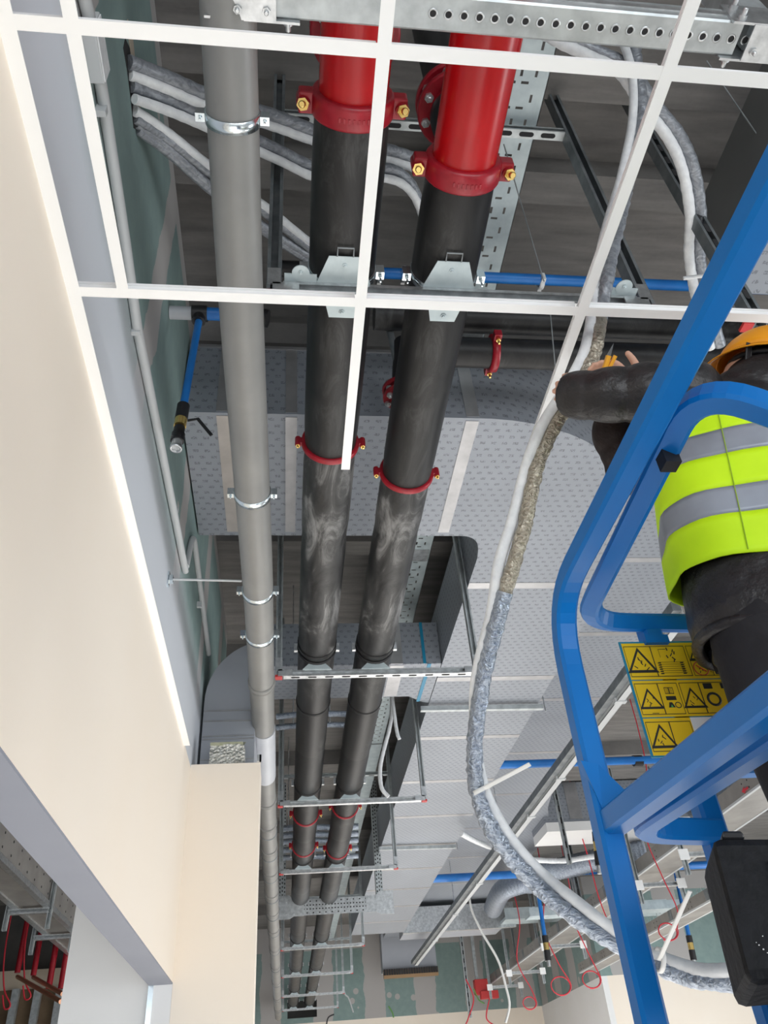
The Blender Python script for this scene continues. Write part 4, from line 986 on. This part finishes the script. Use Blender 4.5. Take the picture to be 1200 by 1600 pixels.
# red box
a = at(745, 1562, 'y', 20.6); c = at(775, 1528, 'y', 20.6)
t = thing('red_box', 'small red equipment box at the far end below the duct', 'equipment box', V(((a.x + c.x) / 2, 20.7, a.z)))
MB().bb((a.x, 20.6, a.z + .1), (a.x + (c.x - a.x) * .7, 20.8, c.z)).build('box', 'cap_red', t, .01)
MB().bb((a.x + .05, 20.68, c.z - .01), (a.x + .12, 20.72, SZ - .001)).build('hanger', 'steel_dull', t)
MB().bb((a.x + .1, 20.55, a.z), (c.x, 20.7, a.z + .16)).build('tray', 'cap_red', t, .01)
b = MB().bb((0, 0, 0), (0, 0, 0)) if False else None
# silver cross trunk far
a = at(790, 1437, 'z', 2.95); c = at(905, 1432, 'z', 2.95)
single('steel_cross_tray', MB().bb((a.x, a.y, 2.95), (7.5, a.y + .5, 3.0)).bb((a.x, a.y - .01, 2.95), (7.5, a.y, 3.15)), 'plate', 'pale galvanised cross tray behind the small brackets', 'tray')
a = at(1000, 1400, 'z', 2.7); single('steel_cross_tray', MB().bb((4.0, 13.9, 2.55), (9.5, 14.2, 2.58)).bb((4.0, 13.89, 2.55), (9.5, 13.9, 2.68)), 'plate', 'pale galvanised cross tray low behind the blue post', 'tray')
# wire mesh tray at the right
t = thing('mesh_tray', 'wire mesh cable tray slanting at the right in front of the green board', 'cable tray', (5.5, 12, 2.6))
q = MB(); A = at(1145, 1365, 'z', 2.6); B = at(1000, 1435, 'z', 2.6)
for i in range(7): q.tube([A + V((.07 * i, 0, 0)), V((A.x + .07 * i, B.y + 1.5, 2.6))], .006, 6)
y = A.y
while y < B.y + 1.5: q.tube([(A.x, y, 2.67), (A.x, y, 2.6), (A.x + .42, y, 2.6), (A.x + .42, y, 2.67)], .006, 6); y += .16
q.build('mesh', 'steel', t)
# hanging wires near the top
for i, (pa, pb, lab) in enumerate([((787, 225), (850, 440), 'thin steel wire crossing the slotted tray down to the white clip'), ((1104, 95), (1200, 235), 'thin dark wire crossing the concrete at the top right'), ((858, 470), (868, 580), 'thin hooked wire in front of the black header pipes')]):
    single('thin_wire', MB().tube([at(*pa, 'z', 3.5 if i < 2 else 2.7), at(*pb, 'z', 3.2 if i < 2 else 2.5)], .003, 6), 'steel_dark', lab, 'wire')

# ================================================================== NEIGHBOUR ROOM
t = thing('cable_trunking', 'grey perforated cable trunking seen through the opening at the lower left', 'cable trunking', (-3.0, 10, 2.4))
tr2 = MB().bb((-3.25, 6.0, 2.4), (-2.9, 16.5, 2.43)).bb((-2.91, 6.0, 2.4), (-2.89, 16.5, 2.75))
MB().bb((-3.3, 6.0, 2.38), (-3.22, 16.5, 2.45)).bb((-2.93, 6, 2.38), (-2.86, 16.5, 2.44)).build('flange', 'steel', t)
q = MB()
for i in range(30):
    for dz in (.12, .26): q.lathe((-2.888, 6.4 + i * .33, 2.4 + dz), (1, 0, 0), [(0, .014), (.002, .014)], 8)
tr2.merge(q, 'hole').build('tray', 'plate_side', t)
t = thing('mesh_tray', 'wire mesh cable tray in the dark room at the lower left', 'cable tray', (-2.4, 9, 3.1))
q = MB()
for i in range(9): q.tube([(-2.75 + .08 * i, 5.5, 3.1), (-2.75 + .08 * i, 15, 3.1)], .006, 5)
for i in range(75): q.tube([(-2.75, 5.5 + i * .13, 3.1), (-2.11, 5.5 + i * .13, 3.1)], .006, 5)
q.build('mesh', 'conduit', t)
MB().tube([(-2.6, 5.5, 3.13), (-2.6, 15, 3.13)], .04, 8).tube([(-2.5, 5.5, 3.12), (-2.5, 15, 3.12)], .03, 8).build('cable', 'blue_pvc', t)
for (a, c, lab) in [((12, 1426), (78, 1422), 'higher of the two steel brackets in the dark room'), ((52, 1466), (112, 1462), 'lower of the two steel brackets in the dark room')]:
    A = at(*a, 'z', 2.35); B = at(*c, 'z', 2.35); B.y = A.y
    t = thing('small_bracket', lab, 'bracket', A, 'brackets in the dark room')
    MB().sweep(chan(.06), [A, B], up=(0, -1, 0)).build('crossbar', 'steel', t)
    for p in (A, B): MB().sweep(chan(.05), [p + V((0, 0, -.2)), V((p.x, p.y, SZ))], up=(0, -1, 0)).build('hanger', 'steel_dull', t)
for i, (px, py, yy, lab) in enumerate([(27, 1520, 15, 'leftmost'), (52, 1524, 15, 'second from the left'), (76, 1545, 14, 'third from the left'), (95, 1545, 14, 'rightmost')]):
    p = at(px, py, 'y', yy); single('red_drop_pipe', MB().tube([p, V((p.x, p.y, SZ))], .045, 12), 'dark_red', lab + ' of the four red upright pipes in the dark room', 'pipe')
for (a, c, lab) in [((27, 1526), (95, 1565), 'lower copper pipe in the dark room'), ((52, 1527), (98, 1553), 'upper copper pipe in the dark room')]:
    single('copper_pipe', MB().tube([at(*a, 'y', 14.8), at(*c, 'y', 12.8)], .03, 10), 'copper', lab, 'pipe')
for i, px in enumerate((15, 50, 85)):
    p = at(px, 1600, 'y', YR - .1); single('wall_stud', MB().bb((p.x - .06, YR - .12, -1.6), (p.x + .06, YR + .0, z2)), 'steel_dull', ['leftmost', 'middle', 'rightmost'][i] + ' metal stud on the raw board wall of the dark room', 'wall stud')
for (px, py, lab) in [((10), 1560, 'left red wire bunch hanging in the dark room'), (42, 1545, 'right red wire bunch hanging in the dark room')]:
    single('red_wire', MB().tube(spl([V((at(px, py - 90, 'y', 14.5).x, 14.5, SZ)), at(px, py - 90, 'y', 14.5), at(px - 4, py - 20, 'y', 14.5), at(px + 6, py + 10, 'y', 14.5), at(px - 3, py + 16, 'y', 14.5), at(px - 6, py - 5, 'y', 14.5)], 8), .012, 8), 'red_wire', lab, 'wire')

# ================================================================== LIFT PLATFORM
TW = .048
t = thing('lift_platform', 'blue square tube guard rail platform of a scissor lift', 'lift', (1.0, .4, -.2))
RX = .632; RY = 1.535; RZ = .945
def rail(pts, r, nm, w=TW, m='blue_rail', up=(0, 0, 1)):
    return MB().sweep(sq(w, w, .14), rounded(pts, r, 8), up=up, sm=False).build(nm, m, t)
# outer: top rail coming towards the camera, bending into the corner post
A0 = at(1200, 285, 'z', RZ)
A0 = V((RX + .005, A0.y, RZ)); A1 = V((RX, RY, RZ)); A2 = V((RX - .012, RY, -.16))
dirn = (A0 - A1)
rail([A1 + dirn * 1.6, A1, A2], .17, 'top_rail', up=(0, 0, 1) if False else (1, 0, 0))
mj = at(938, 1288, 'y', RY); me = at(1200, 1092, 'x', mj.x + .035); me = mj + (me - mj) * 1.5
mj2 = mj + V((.02, -.01, 0))
rail([mj2, me], .01, 'mid_rail', w=.05)
q = MB(); 
q.prism([mj + V((-.02, -.026, .12)), mj + V((.015, -.026, .11)), mj + V((.05, -.06, .035)), mj + V((.0, -.03, .02))], (.004, .03, 0)); q.build('gusset', 'blue_rail', t)
# inner extension frame, U shaped at the top
Bz = .955
b1 = at(1092, 602, 'z', Bz); b2 = at(908, 972, 'z', Bz); b3 = at(1060, 995, 'z', Bz)
b0 = at(1215, 668, 'y', b1.y - .02)
b0 = b1 + (at(1200, 640, 'z', Bz - .06) - b1) * 1.6
b3 = V((1.42, b2.y + .03, Bz)); 
rail([b0, b1, b2, b3], .12, 'inner_top_rail', w=.046)
# lower inner rail
c2 = at(985, 1297, 'y', b2.y - .02); c1 = me + V((.05, .0, -.03)); c3 = V((at(1125, 1300, 'y', b2.y).x, b2.y, at(1125, 1300, 'y', b2.y).z))
c1 = c2 + (me - mj) * 1.0
rail([c1, c2, c3], .10, 'inner_mid_rail', w=.046)
pst = at(1118, 1300, 'y', b2.y + .01); 
MB().sweep(sq(.05, .05, .14), [V((pst.x, b2.y + .02, -.16)), V((pst.x, b2.y + .02, b3.z))], up=(0, 1, 0)).build('inner_post', 'blue_rail', t)
MB().sweep(sq(.05, .05, .14), [V((1.40, b2.y + .02, -.16)), V((1.40, b2.y + .02, b3.z))], up=(0, 1, 0)).build('inner_post', 'blue_rail', t)
for y in (.5, -.5): MB().sweep(sq(.05, .05, .14), [V((RX + .07, y, -.16)), V((RX + .07, y, .35))], up=(0, 1, 0)).build('post', 'blue_rail', t)
MB().bb((RX - .03, -1.0, -.2), (1.45, 1.72, -.16)).build('deck', 'steel_dark', t)
q = MB().bb((RX + .01, -1.0, -.16), (RX + .03, 1.5, -.02)); q.build('toe_board', 'blue_rail', t)
p = at(1012, 707, 'z', RZ); MB().box(p + V((.035, 0, -.01)), (.03, .03, .05)).build('hook', 'black', t)
p = at(1020, 997, 'y', b2.y); MB().box(p + V((0, -.005, -.012)), (.06, .03, .022)).build('sign_tab', 'blue_rail', t)
# horizontal bar at the foot of the sign
YS = b2.y + .005
sA = at(1022, 1184, 'y', YS); 
MB().sweep(sq(.045, .045, .14), [V((pst.x - .03, YS + .03, sA.z - .015)), V((1.44, YS + .03, sA.z - .015))], up=(0, 0, 1)).build('sign_bar', 'blue_rail', t)

# warning sign
tl = at(970, 1006, 'y', YS - .01); bl_ = at(1022, 1181, 'y', YS - .01); br_ = at(1194, 1178, 'y', YS - .01); 
wS = br_.x - bl_.x + .01; hS = tl.z - bl_.z
t = thing('warning_sign', 'yellow warning sign plate with black triangle pictograms on the lift guard rail', 'sign', V(((tl.x + br_.x) / 2, YS, bl_.z)))
YP = YS - .010; ox, oz = tl.x, tl.z
def sp(u, v): return V((ox + u * wS, YP, oz - v * hS))     # u 0..1, v 0..1 down
MB().bb((ox - .005, YP + .0, oz + .005), (ox + wS + .005, YP + .003, oz - hS - .004)).build('backing', 'blue_tape', t)
def rect(mb, u0, v0, u1, v1, d=.001): return mb.bb(sp(u0, v0) + V((0, -d, 0)), sp(u1, v1) + V((0, 0, 0)))
rect(MB(), 0, 0, 1, .345).build('panel', 'sign_yellow', t); rect(MB(), 0, .355, 1, .68).build('panel', 'sign_yellow', t)
rect(MB(), 0, .69, .42, 1).build('panel', 'sign_yellow', t); rect(MB(), .42, .69, 1, 1).build('panel', 'sign_white', t)
ink = MB(); red_ = MB()
def frame(u0, v0, u1, v1, w=.004):
    for a in ((u0, v0, u1, v0 + w * 1.4), (u0, v1 - w * 1.4, u1, v1), (u0, v0, u0 + w, v1), (u1 - w, v0, u1, v1)): rect(ink, *a, d=.0016)
def tri(u, v, s, th=.16):
    P0 = [V((0, 0, .62 * s)), V((-.6 * s, 0, -.42 * s)), V((.6 * s, 0, -.42 * s))]; c = sp(u, v)
    I = [p * (1 - th * 1.6) for p in P0]
    for i in range(3):
        j = (i + 1) % 3; ink.prism([c + P0[i], c + P0[j], c + I[j], c + I[i]], (0, -.0018, 0))
def scrib(u, v, s, n=6, seed=1, m=None):
    rnd = random.Random(seed); c = sp(u, v); q = m or ink
    for i in range(n):
        a = V((rnd.uniform(-.3, .3) * s, 0, -s * .4 + s * .8 * i / n)); b_ = a + V((rnd.uniform(-.22, .22) * s, 0, s * .17))
        q.sweep(sq(s * .055), [c + a + V((0, -.001, 0)), c + b_ + V((0, -.001, 0))], up=(0, 1, 0))
frame(.01, .03, .26, .32); frame(.26, .03, .58, .32); frame(.60, .03, .995, .32, .003); frame(.60, .17, .995, .18, .003); frame(.78, .03, .785, .32, .002)
frame(.01, .38, .22, .66); frame(.22, .38, .40, .66); frame(.42, .38, .60, .66); frame(.60, .38, .99, .66)
frame(.01, .72, .22, .97); frame(.22, .72, .41, .97)
tri(.135, .185, .065); scrib(.13, .20, .04, 7, 2); tri(.69, .11, .040); scrib(.69, .12, .022, 4, 5)
tri(.115, .535, .050); scrib(.115, .55, .030, 6, 3); tri(.51, .535, .050); scrib(.51, .55, .03, 5, 4)
tri(.125, .86, .055); scrib(.12, .87, .035, 6, 9)
scrib(.45, .12, .045, 7, 12); rect(ink, .33, .06, .332, .14, .0016); rect(ink, .33, .06, .40, .064, .0016)
for i in range(6): rect(ink, .30, .185 + i * .02, .54, .187 + i * .02, .0016); rect(ink, .29, .188 + i * .02, .32, .198 + i * .02, .0014); rect(ink, .50, .188 + i * .02, .53, .198 + i * .02, .0014)
# open book, dark label, pictogram of a hill, light bulb
frame(.27, .42, .31, .48, .004); frame(.31, .42, .35, .48, .004)
for i in range(3): rect(ink, .28, .435 + i * .014, .305, .438 + i * .014, .0016); rect(ink, .315, .435 + i * .014, .34, .438 + i * .014, .0016)
rect(ink, .265, .50, .355, .535, .0016); ink.prism([sp(.265, .60), sp(.28, .555), sp(.305, .555), sp(.325, .60)], (0, -.0016, 0))
ink.lathe2(sp(.355, .58), (0, -1, 0), [(0, .006), (.0016, .006), (.0016, .008), (0, .008)], 14)
rect(ink, .10, .645, .16, .65, .0016)
ink.lathe2(sp(.70, .535), (0, -1, 0), [(0, .012), (.0016, .012), (.0016, .018), (0, .018)], 18)
red_.lathe2(sp(.68, .25), (0, -1, 0), [(0, .017), (.0016, .017), (.0016, .0195), (0, .0195)], 20)
red_.sweep(sq(.003), [sp(.64, .22) + V((0, -.001, 0)), sp(.72, .28) + V((0, -.001, 0))], up=(0, 1, 0)); scrib(.68, .25, .03, 5, 21); scrib(.75, .26, .02, 5, 22)
rect(ink, .64, .39, .72, .44, .0016); rect(ink, .80, .39, .88, .44, .0016)
ink.build('pictogram', 'ink', t); red_.build('prohibition_ring', 'ink_red', t)
MB().prism([sp(.285, .597), sp(.295, .575), sp(.305, .597)], (0, -.002, 0)).build('green_mark', 'ink_green', t)
ym = MB()
for (u, v, s) in [(.80, .93, .035), (.90, .80, .030), (.66, .98, .02)]:
    c = sp(u, v); ym.prism([c + V((-s, 0, 0)), c + V((-.4 * s, 0, -.8 * s)), c + V((.7 * s, 0, -.5 * s)), c + V((.6 * s, 0, .4 * s)), c + V((-.3 * s, 0, .6 * s))], (0, -.002, 0))
ym.build('yellow_shape', 'sign_yellow', t)

# black case
t = thing('tool_case', 'black textured plastic case at the lower right, behind it the end of the hose', 'case', (1.0, 1.0, .1))
yC = 1.10
ca = at(1112, 1305, 'y', yC); cb = at(1172, 1535, 'y', yC); cc = at(1200, 1275, 'y', yC)
up_ = (ca - cb); rt = V((.42, .10, .012)); dp_ = V((.03, .12, -.02))
crn = [cb, cb + rt, ca + rt, ca]
q = MB(); nn = 10
q.prism(crn, dp_); q.build('shell', 'case', t, .014)
mid = lambda u, v: cb + rt * u + up_ * v
q = MB(); q.prism([mid(.2, .15), mid(.9, .15), mid(.9, .8), mid(.2, .8)], (0, -.004, 0)); q.build('recess_panel', 'case', t, .004)
rnd = random.Random(3)
for i in range(12):
    u_, w_ = rnd.uniform(.06, .20), rnd.uniform(.04, .28); s_ = rnd.uniform(.0012, .0040)
    MB().prism([mid(u_, w_), mid(u_ + s_ * 1.5, w_ + s_ * .5), mid(u_ + s_, w_ + s_ * 3), mid(u_ - s_ * .5, w_ + s_ * 2)], -dp_.normalized() * .0008).build('paint_fleck', 'white_paint', t)
q = MB(); q.prism([mid(.04, .98), mid(.14, .98), mid(.13, 1.04), mid(.05, 1.04)], dp_ * .8); q.build('latch', 'black', t, .004)
q = MB(); q.tube(rounded([mid(.35, 1.0) + dp_ * .5, mid(.38, 1.12) + dp_ * .5, mid(.7, 1.12) + dp_ * .5, mid(.73, 1.0) + dp_ * .5], .02), .012, 10); q.build('handle', 'black', t)

# ================================================================== WORKER
def voxel(o, vox, sm=2, disp=None):
    m_ = o.modifiers.new('r', 'REMESH'); m_.mode = 'VOXEL'; m_.voxel_size = vox; m_.use_smooth_shade = True
    s_ = o.modifiers.new('s', 'SMOOTH'); s_.factor = .6; s_.iterations = sm
    return o
def limb(q, pts, rs, n=16, seg=6):
    P_ = []; R_ = []
    pts = [V(p) for p in pts]; sp_ = spl(pts, seg)
    for i, p in enumerate(sp_):
        f = i / seg; k = min(int(f), len(rs) - 2); u = f - k; R_.append(rs[k] * (1 - u) + rs[k + 1] * u)
    q.tube(sp_, R_, n); q.ell(sp_[0], (R_[0],) * 3, 12, 8); q.ell(sp_[-1], (R_[-1],) * 3, 12, 8)
wk = thing('person', 'construction worker in yellow high visibility vest and orange helmet working on the hanging hose', 'person', (1.1, 1.30, -.16))
neck = V((1.19, 1.26, 1.46)); head = ad(1197, 600, 2.0); pel = V((1.10, 1.36, .82)); chest = V((1.13, 1.33, 1.24))
shL = V((1.00, 1.36, 1.40)); shR = V((1.30, 1.22, 1.40))
h1 = ad(985, 600, 2.16)       # hand with the cutter
h2 = ad(880, 612, 2.08)       # hand gripping the hose
def fing(q, base, dirs, lens, rs):
    P_ = [V(base)]; 
    for d, l in zip(dirs, lens): P_.append(P_[-1] + V(d).normalized() * l)
    limb(q, P_, rs, 8, 3)
body = MB()
limb(body, [pel + V((0, 0, -.05)), pel + V((0, 0, .12)), chest, chest + V((.03, -.03, .14)), neck], [.14, .13, .145, .12, .06])
limb(body, [neck + V((0, 0, -.04)), neck + V((.01, 0, .04)), head + V((0, 0, -.06))], [.06, .055, .055])
Rh = Matrix.Rotation(math.radians(-20), 3, 'Y') @ Matrix.Rotation(math.radians(60), 3, 'Z')
body.ell(head, (.078, .098, .115), 20, 14, Rh)
fd = V((-.62, .55, .45)).normalized(); hu = V((.35, -.25, .9)); hu = (hu - fd * hu.dot(fd)).normalized(); hs = fd.cross(hu)
body.ell(head + fd * .05 - hu * .05, (.05, .05, .05)); body.ell(head + fd * .098 - hu * .01, (.012, .012, .022)); body.ell(head + fd * .105 - hu * .022, (.014,) * 3)
for s_ in (-1, 1):
    body.ell(head + hs * s_ * .08 - hu * .01, (.014, .02, .03)); body.ell(head + fd * .075 + hs * s_ * .035 + hu * .008, (.014,) * 3)
body.ell(head + fd * .09 - hu * .055, (.022, .012, .009))
# legs
for sx, hip in ((-1, pel + V((-.09, .0, -.06))), (1, pel + V((.10, .0, -.06)))):
    limb(body, [hip, hip + V((sx * .02, .01, -.42)), hip + V((sx * .02, -.02, -.80)), hip + V((sx * .02, -.01, -.86))], [.085, .058, .04, .045])
    limb(body, [hip + V((sx * .02, -.02, -.87)), hip + V((sx * .03, .12, -.89))], [.04, .035])
# arms
elL = ad(1075, 612, 1.93); wrL = h2 + V((.03, -.02, .01))
elR = V((1.02, 1.50, 1.36)); elR = ad(990, 735, 2.20); wrR = h1 + V((.03, .0, -.05))
limb(body, [shL, (shL + elL) / 2, elL, (elL + wrL) / 2, wrL], [.05, .045, .04, .035, .027])
limb(body, [shR, V((1.12, 1.48, 1.30)), elR, (elR + wrR) / 2, wrR], [.05, .045, .04, .035, .027])
# hand 1: holds orange cutter, thumb up
camx = r0; camy = -r1; camz = r2
def hand(q, wrist, palmdir, across, nrm, curl, scale=1.0, thumb=1):
    palmdir = V(palmdir).normalized(); across = V(across).normalized(); nrm = V(nrm).normalized()
    L = .085 * scale
    for k in range(4):
        o_ = (k - 1.5) * .021 * scale
        limb(q, [wrist + across * o_ * .5, wrist + palmdir * L * .6 + across * o_ * .9, wrist + palmdir * L + across * o_], [.017, .015, .0125], 10, 3)
        ln = (.040, .044, .041, .032)[k] * scale; c0_ = math.radians(curl); base = wrist + palmdir * L + across * o_
        ds = [palmdir * math.cos(c0_ * m) + nrm * math.sin(c0_ * m) for m in (.6, 1.5, 2.2)]
        fing(q, base, ds, (ln, ln * .65, ln * .5), [.0105, .0095, .0085, .0075])
    b0_ = wrist + palmdir * L * .35 + across * (-.032 * thumb) * scale
    fing(q, b0_, [palmdir * .6 + across * (-.8 * thumb) + nrm * .2, palmdir * .9 + across * (-.3 * thumb) + nrm * .3, palmdir + nrm * .3], (.042, .034, .026), [.015, .0125, .011, .009])
hnd = body
hw = ad(984, 625, 2.16)
# palm points up-left, thumb on the right pointing up
hand(hnd, hw, camy * .8 - camx * .45, camx * .8 + camy * .45, -camx * .5 - camz * .3, 42, .86, -1)
hand(hnd, ad(930, 612, 2.10), -camx * .55 - camz * .8, camy + camx * .1, camz * .3 - camx, 50, .95, 1)
o = body.build('body', 'skin', wk); voxel(o, .0042, 3)
# cutter
ct = thing('pipe_cutter', 'orange handled cutter held in the raised hand of the worker', 'cutter', ad(945, 572, 2.06))
a = ad(936, 592, 2.08); c = ad(951, 556, 2.07); e = ad(959, 536, 2.06)
MB().sweep(sq(.020, .013), [a, (a + c) / 2 + camx * .003, c], up=camx).build('handle', 'cutter', ct, .002)
MB().sweep(sq(.012, .010), [a + camx * .012, c + camx * .018], up=camx).build('handle', 'cutter', ct, .002)
MB().prism([c - camx * .006, c + camx * .006, e], camz * .003).build('blade', 'steel_dark', ct)
# jacket sleeves and body
jk = MB()
def quilt(q, pts, rs, n=24, seg=20, amp=.10, fr=3.2):
    P_ = spl(pts, seg); R_ = []; Lc = 0
    for i, p in enumerate(P_):
        f = i / seg; k = min(int(f), len(rs) - 2); u = f - k; base = rs[k] * (1 - u) + rs[k + 1] * u
        if i: Lc += (p - P_[i - 1]).length
        ph = abs(math.sin(Lc * PI / .085)) ** .6
        R_.append(base * (1 - amp + amp * 2 * ph * .6 + .03 * noise.noise(p * 14)))
    q.tube(P_, R_, n); q.ell(P_[0], (R_[0] * .96,) * 3, 16, 10)
cuffL = ad(884, 616, 2.04)
quilt(jk, [shL + V((.06, -.01, .01)), shL + V((-.01, -.01, -.01)), ad(1075, 615, 1.93), ad(985, 616, 1.96), ad(925, 618, 1.99), cuffL], [.09, .092, .086, .074, .067, .055])
quilt(jk, [chest + V((0, 0, -.02)), chest + V((.02, -.03, .08)), neck + V((0, 0, -.05)), neck + V((.005, 0, .01))], [.16, .15, .11, .07])
jk.ell(shR + V((-.03, 0, -.02)), (.10, .10, .10)); jk.ell(chest + V((.02, .0, .06)), (.20, .13, .14)); jk.ell(shL + V((.05, .02, -.03)), (.11, .11, .11))
quilt(jk, [shR, V((1.2, 1.44, 1.33)), ad(1000, 735, 2.12)], [.10, .09, .085])
o = jk.build('jacket', 'jacket', wk); voxel(o, .006, 1)
js = MB(); quilt(js, [ad(1050, 740, 2.06), ad(985, 705, 2.14), ad(965, 675, 2.16), ad(970, 640, 2.16)], [.085, .080, .07, .055]); js.ell(ad(990, 730, 2.14), (.078, .078, .078))
o = js.build('raised_sleeve', 'jacket_inner', wk, label='dark brown padded sleeve of the rear raised arm'); voxel(o, .006, 1)
# loft for the torso cloths: elliptical rings facing the torso axis
ax0 = V((1.10, 1.37, .86)); ax1 = V((1.165, 1.30, 1.42))
tz = (ax1 - ax0).normalized(); bx_ = V((.93, -.36, 0)); bx_ = (bx_ - tz * bx_.dot(tz)).normalized(); by_ = tz.cross(bx_)
def ringp(f, rx, ry, n=48, off=(0, 0), wob=0, ph=0, tilt=0):
    c = ax0.lerp(ax1, f) + bx_ * off[0] + by_ * off[1]; out = []
    for i in range(n):
        a = 2 * PI * i / n; w_ = 1 + wob * math.sin(a * 5 + ph) + wob * .6 * math.sin(a * 9 + ph * 2)
        sx_ = abs(math.cos(a)) ** .85 * (1 if math.cos(a) > 0 else -1); sy_ = abs(math.sin(a)) ** .85 * (1 if math.sin(a) > 0 else -1)
        out.append(c + bx_ * rx * sx_ * w_ + by_ * ry * sy_ * w_ + tz * (tilt * math.cos(a)))
    return out
def loft(rings, close=False):
    q = MB(); n = len(rings[0]); vs = [p for r_ in rings for p in r_]
    q.add(vs, [(j * n + i, j * n + (i + 1) % n, (j + 1) * n + (i + 1) % n, (j + 1) * n + i) for j in range(len(rings) - 1) for i in range(n)], True); return q
def vring(f):
    # radii profile of the vest from hem (0) to chest top (1)
    rx = .222 + .012 * math.sin(f * PI) - .045 * max(0, f - .75) * 4 * .6
    ry = .160 + .012 * math.sin(f * PI * .9) - .02 * max(0, f - .8) * 4
    return ringp(f, rx, ry, off=(-.018, 0), wob=.017 * (1.5 - f), ph=f * 3)
bands = [(.06, .235, 'hivis', 'vest_panel'), (.235, .355, 'reflect', 'reflective_band'), (.355, .51, 'hivis', 'vest_panel'), (.51, .63, 'reflect', 'reflective_band'), (.63, .72, 'hivis', 'vest_panel')]
for f0, f1, m_, nm in bands:
    q = loft([vring(f0 + (f1 - f0) * i / 6) for i in range(7)]); o = q.build(nm, m_, wk)
    sd = o.modifiers.new('s', 'SOLIDIFY'); sd.thickness = .004
for i_ in (34,):
    MB().tube([vring(.07 + .64 * k / 10)[i_] + (vring(.3)[i_] - ax0.lerp(ax1, .3)).normalized() * .003 for k in range(11)], .0012, 6).build('vest_seam', 'seam', wk)
# collar of the vest
q = MB(); q.tube([neck + bx_ * (.085 * math.cos(a)) + by_ * (.075 * math.sin(a)) + V((0, 0, -.03 + .02 * math.sin(a))) for a in [i * 2 * PI / 24 for i in range(25)]], .010, 8); q.build('vest_collar', 'hivis', wk)
# jacket hem under the vest
q = loft([ringp(.16, .212, .150), ringp(.04, .214, .158, wob=.012), ringp(-.08, .216, .165, wob=.016, ph=1), ringp(-.17, .212, .170, wob=.016, ph=2), ringp(-.20, .200, .160, wob=.012, ph=2)])
o = q.build('jacket_hem', 'jacket', wk); sd = o.modifiers.new('s', 'SOLIDIFY'); sd.thickness = .012
q = MB().tube([p for p in ringp(-.195, .204, .163, wob=.012, ph=2)] + [ringp(-.195, .204, .163, wob=.012, ph=2)[0]], .013, 8); q.build('hem_roll', 'jacket', wk)
# trousers
tr = MB()
tr.ell(pel + V((.0, .0, -.02)), (.165, .135, .15))
for sx in (-1, 1):
    hip = pel + V((sx * .095, .0, -.06))
    limb(tr, [hip, hip + V((sx * .015, .01, -.2)), hip + V((sx * .02, .01, -.42)), hip + V((sx * .02, -.02, -.83))], [.115, .105, .085, .07], 20)
o = tr.build('trousers', 'trouser', wk); voxel(o, .009, 3)
wb = [ringp(-.16, .170, .135), ringp(-.235, .176, .140)]
q = loft(wb); o = q.build('belt', 'black', wk); sd = o.modifiers.new('s', 'SOLIDIFY'); sd.thickness = .006
for i in (14, 20, 27, 33): 
    p = (wb[0][i] + wb[1][i]) / 2; MB().box(p + (p - ax0).normalized() * .006, (.016, .016, .055)).build('belt_loop', 'trouser', wk)
# boots
q = MB()
for sx in (-1, 1):
    f_ = V((pel.x + sx * .115, pel.y - .02, -.16)); q.ell(f_ + V((0, .06, .045)), (.05, .14, .045)); q.tube([f_ + V((0, -.01, .04)), f_ + V((0, -.01, .18))], .055, 14)
q.build('boots', 'black', wk)
# helmet: dome plus brim around the head, tilted back
def helmet():
    q = MB(); n = 32; rings = []
    for j in range(11):
        th = PI / 2 * j / 10; rings.append((math.sin(th), math.cos(th)))
    vs = []; c = head + hu * .045
    for sn, cs in rings:
        for i in range(n):
            a = 2 * PI * i / n; vs.append(c + (fd * math.cos(a) * .132 + hs * math.sin(a) * .112) * sn + hu * .118 * cs)
    fs = [(j * n + i, (j + 1) * n + i, (j + 1) * n + (i + 1) % n, j * n + (i + 1) % n) for j in range(10) for i in range(n)]
    q.add(vs, fs, True)
    br = []
    for sc, dz_ in ((1.0, 0), (1.06, -.012), (1.10, -.014)):
        for i in range(n):
            a = 2 * PI * i / n; e_ = sc + (.20 if sc > 1 else 0) * max(0, math.cos(a)) ** 2
            br.append(c + fd * math.cos(a) * .132 * e_ + hs * math.sin(a) * .112 * sc + hu * dz_)
    q.add(br, [(j * n + i, (j + 1) * n + i, (j + 1) * n + (i + 1) % n, j * n + (i + 1) % n) for j in range(2) for i in range(n)], True)
    return q
hl_ = helmet().build('helmet', 'orange', wk); sd = hl_.modifiers.new('s', 'SOLIDIFY'); sd.thickness = .003
q = MB(); c = head + hu * .045
q.tube([c + fd * math.cos(a) * .100 + hs * math.sin(a) * .090 - hu * .01 for a in [i * 2 * PI / 28 for i in range(29)]], .008, 6); q.build('headband', 'black', hl_)
q = MB().sweep(sq(.018, .003), [c + hs * .112 * sg + fd * .02 for sg in (1,)] + [head + hs * .085 - hu * .03 + fd * .02, head - hu * .095 + fd * .05], up=(0, 0, 1)); q.build('chin_strap', 'black', hl_)
q = MB().sweep(sq(.018, .003), [c - hs * .112 + fd * .02, head - hs * .085 - hu * .03 + fd * .02, head - hu * .095 + fd * .05], up=(0, 0, 1)); q.build('chin_strap', 'black', hl_)
q = MB(); q.ell(head - fd * .02 + hu * .02, (.086, .10, .10), 20, 12, Rh); q.build('hair', 'black', wk)
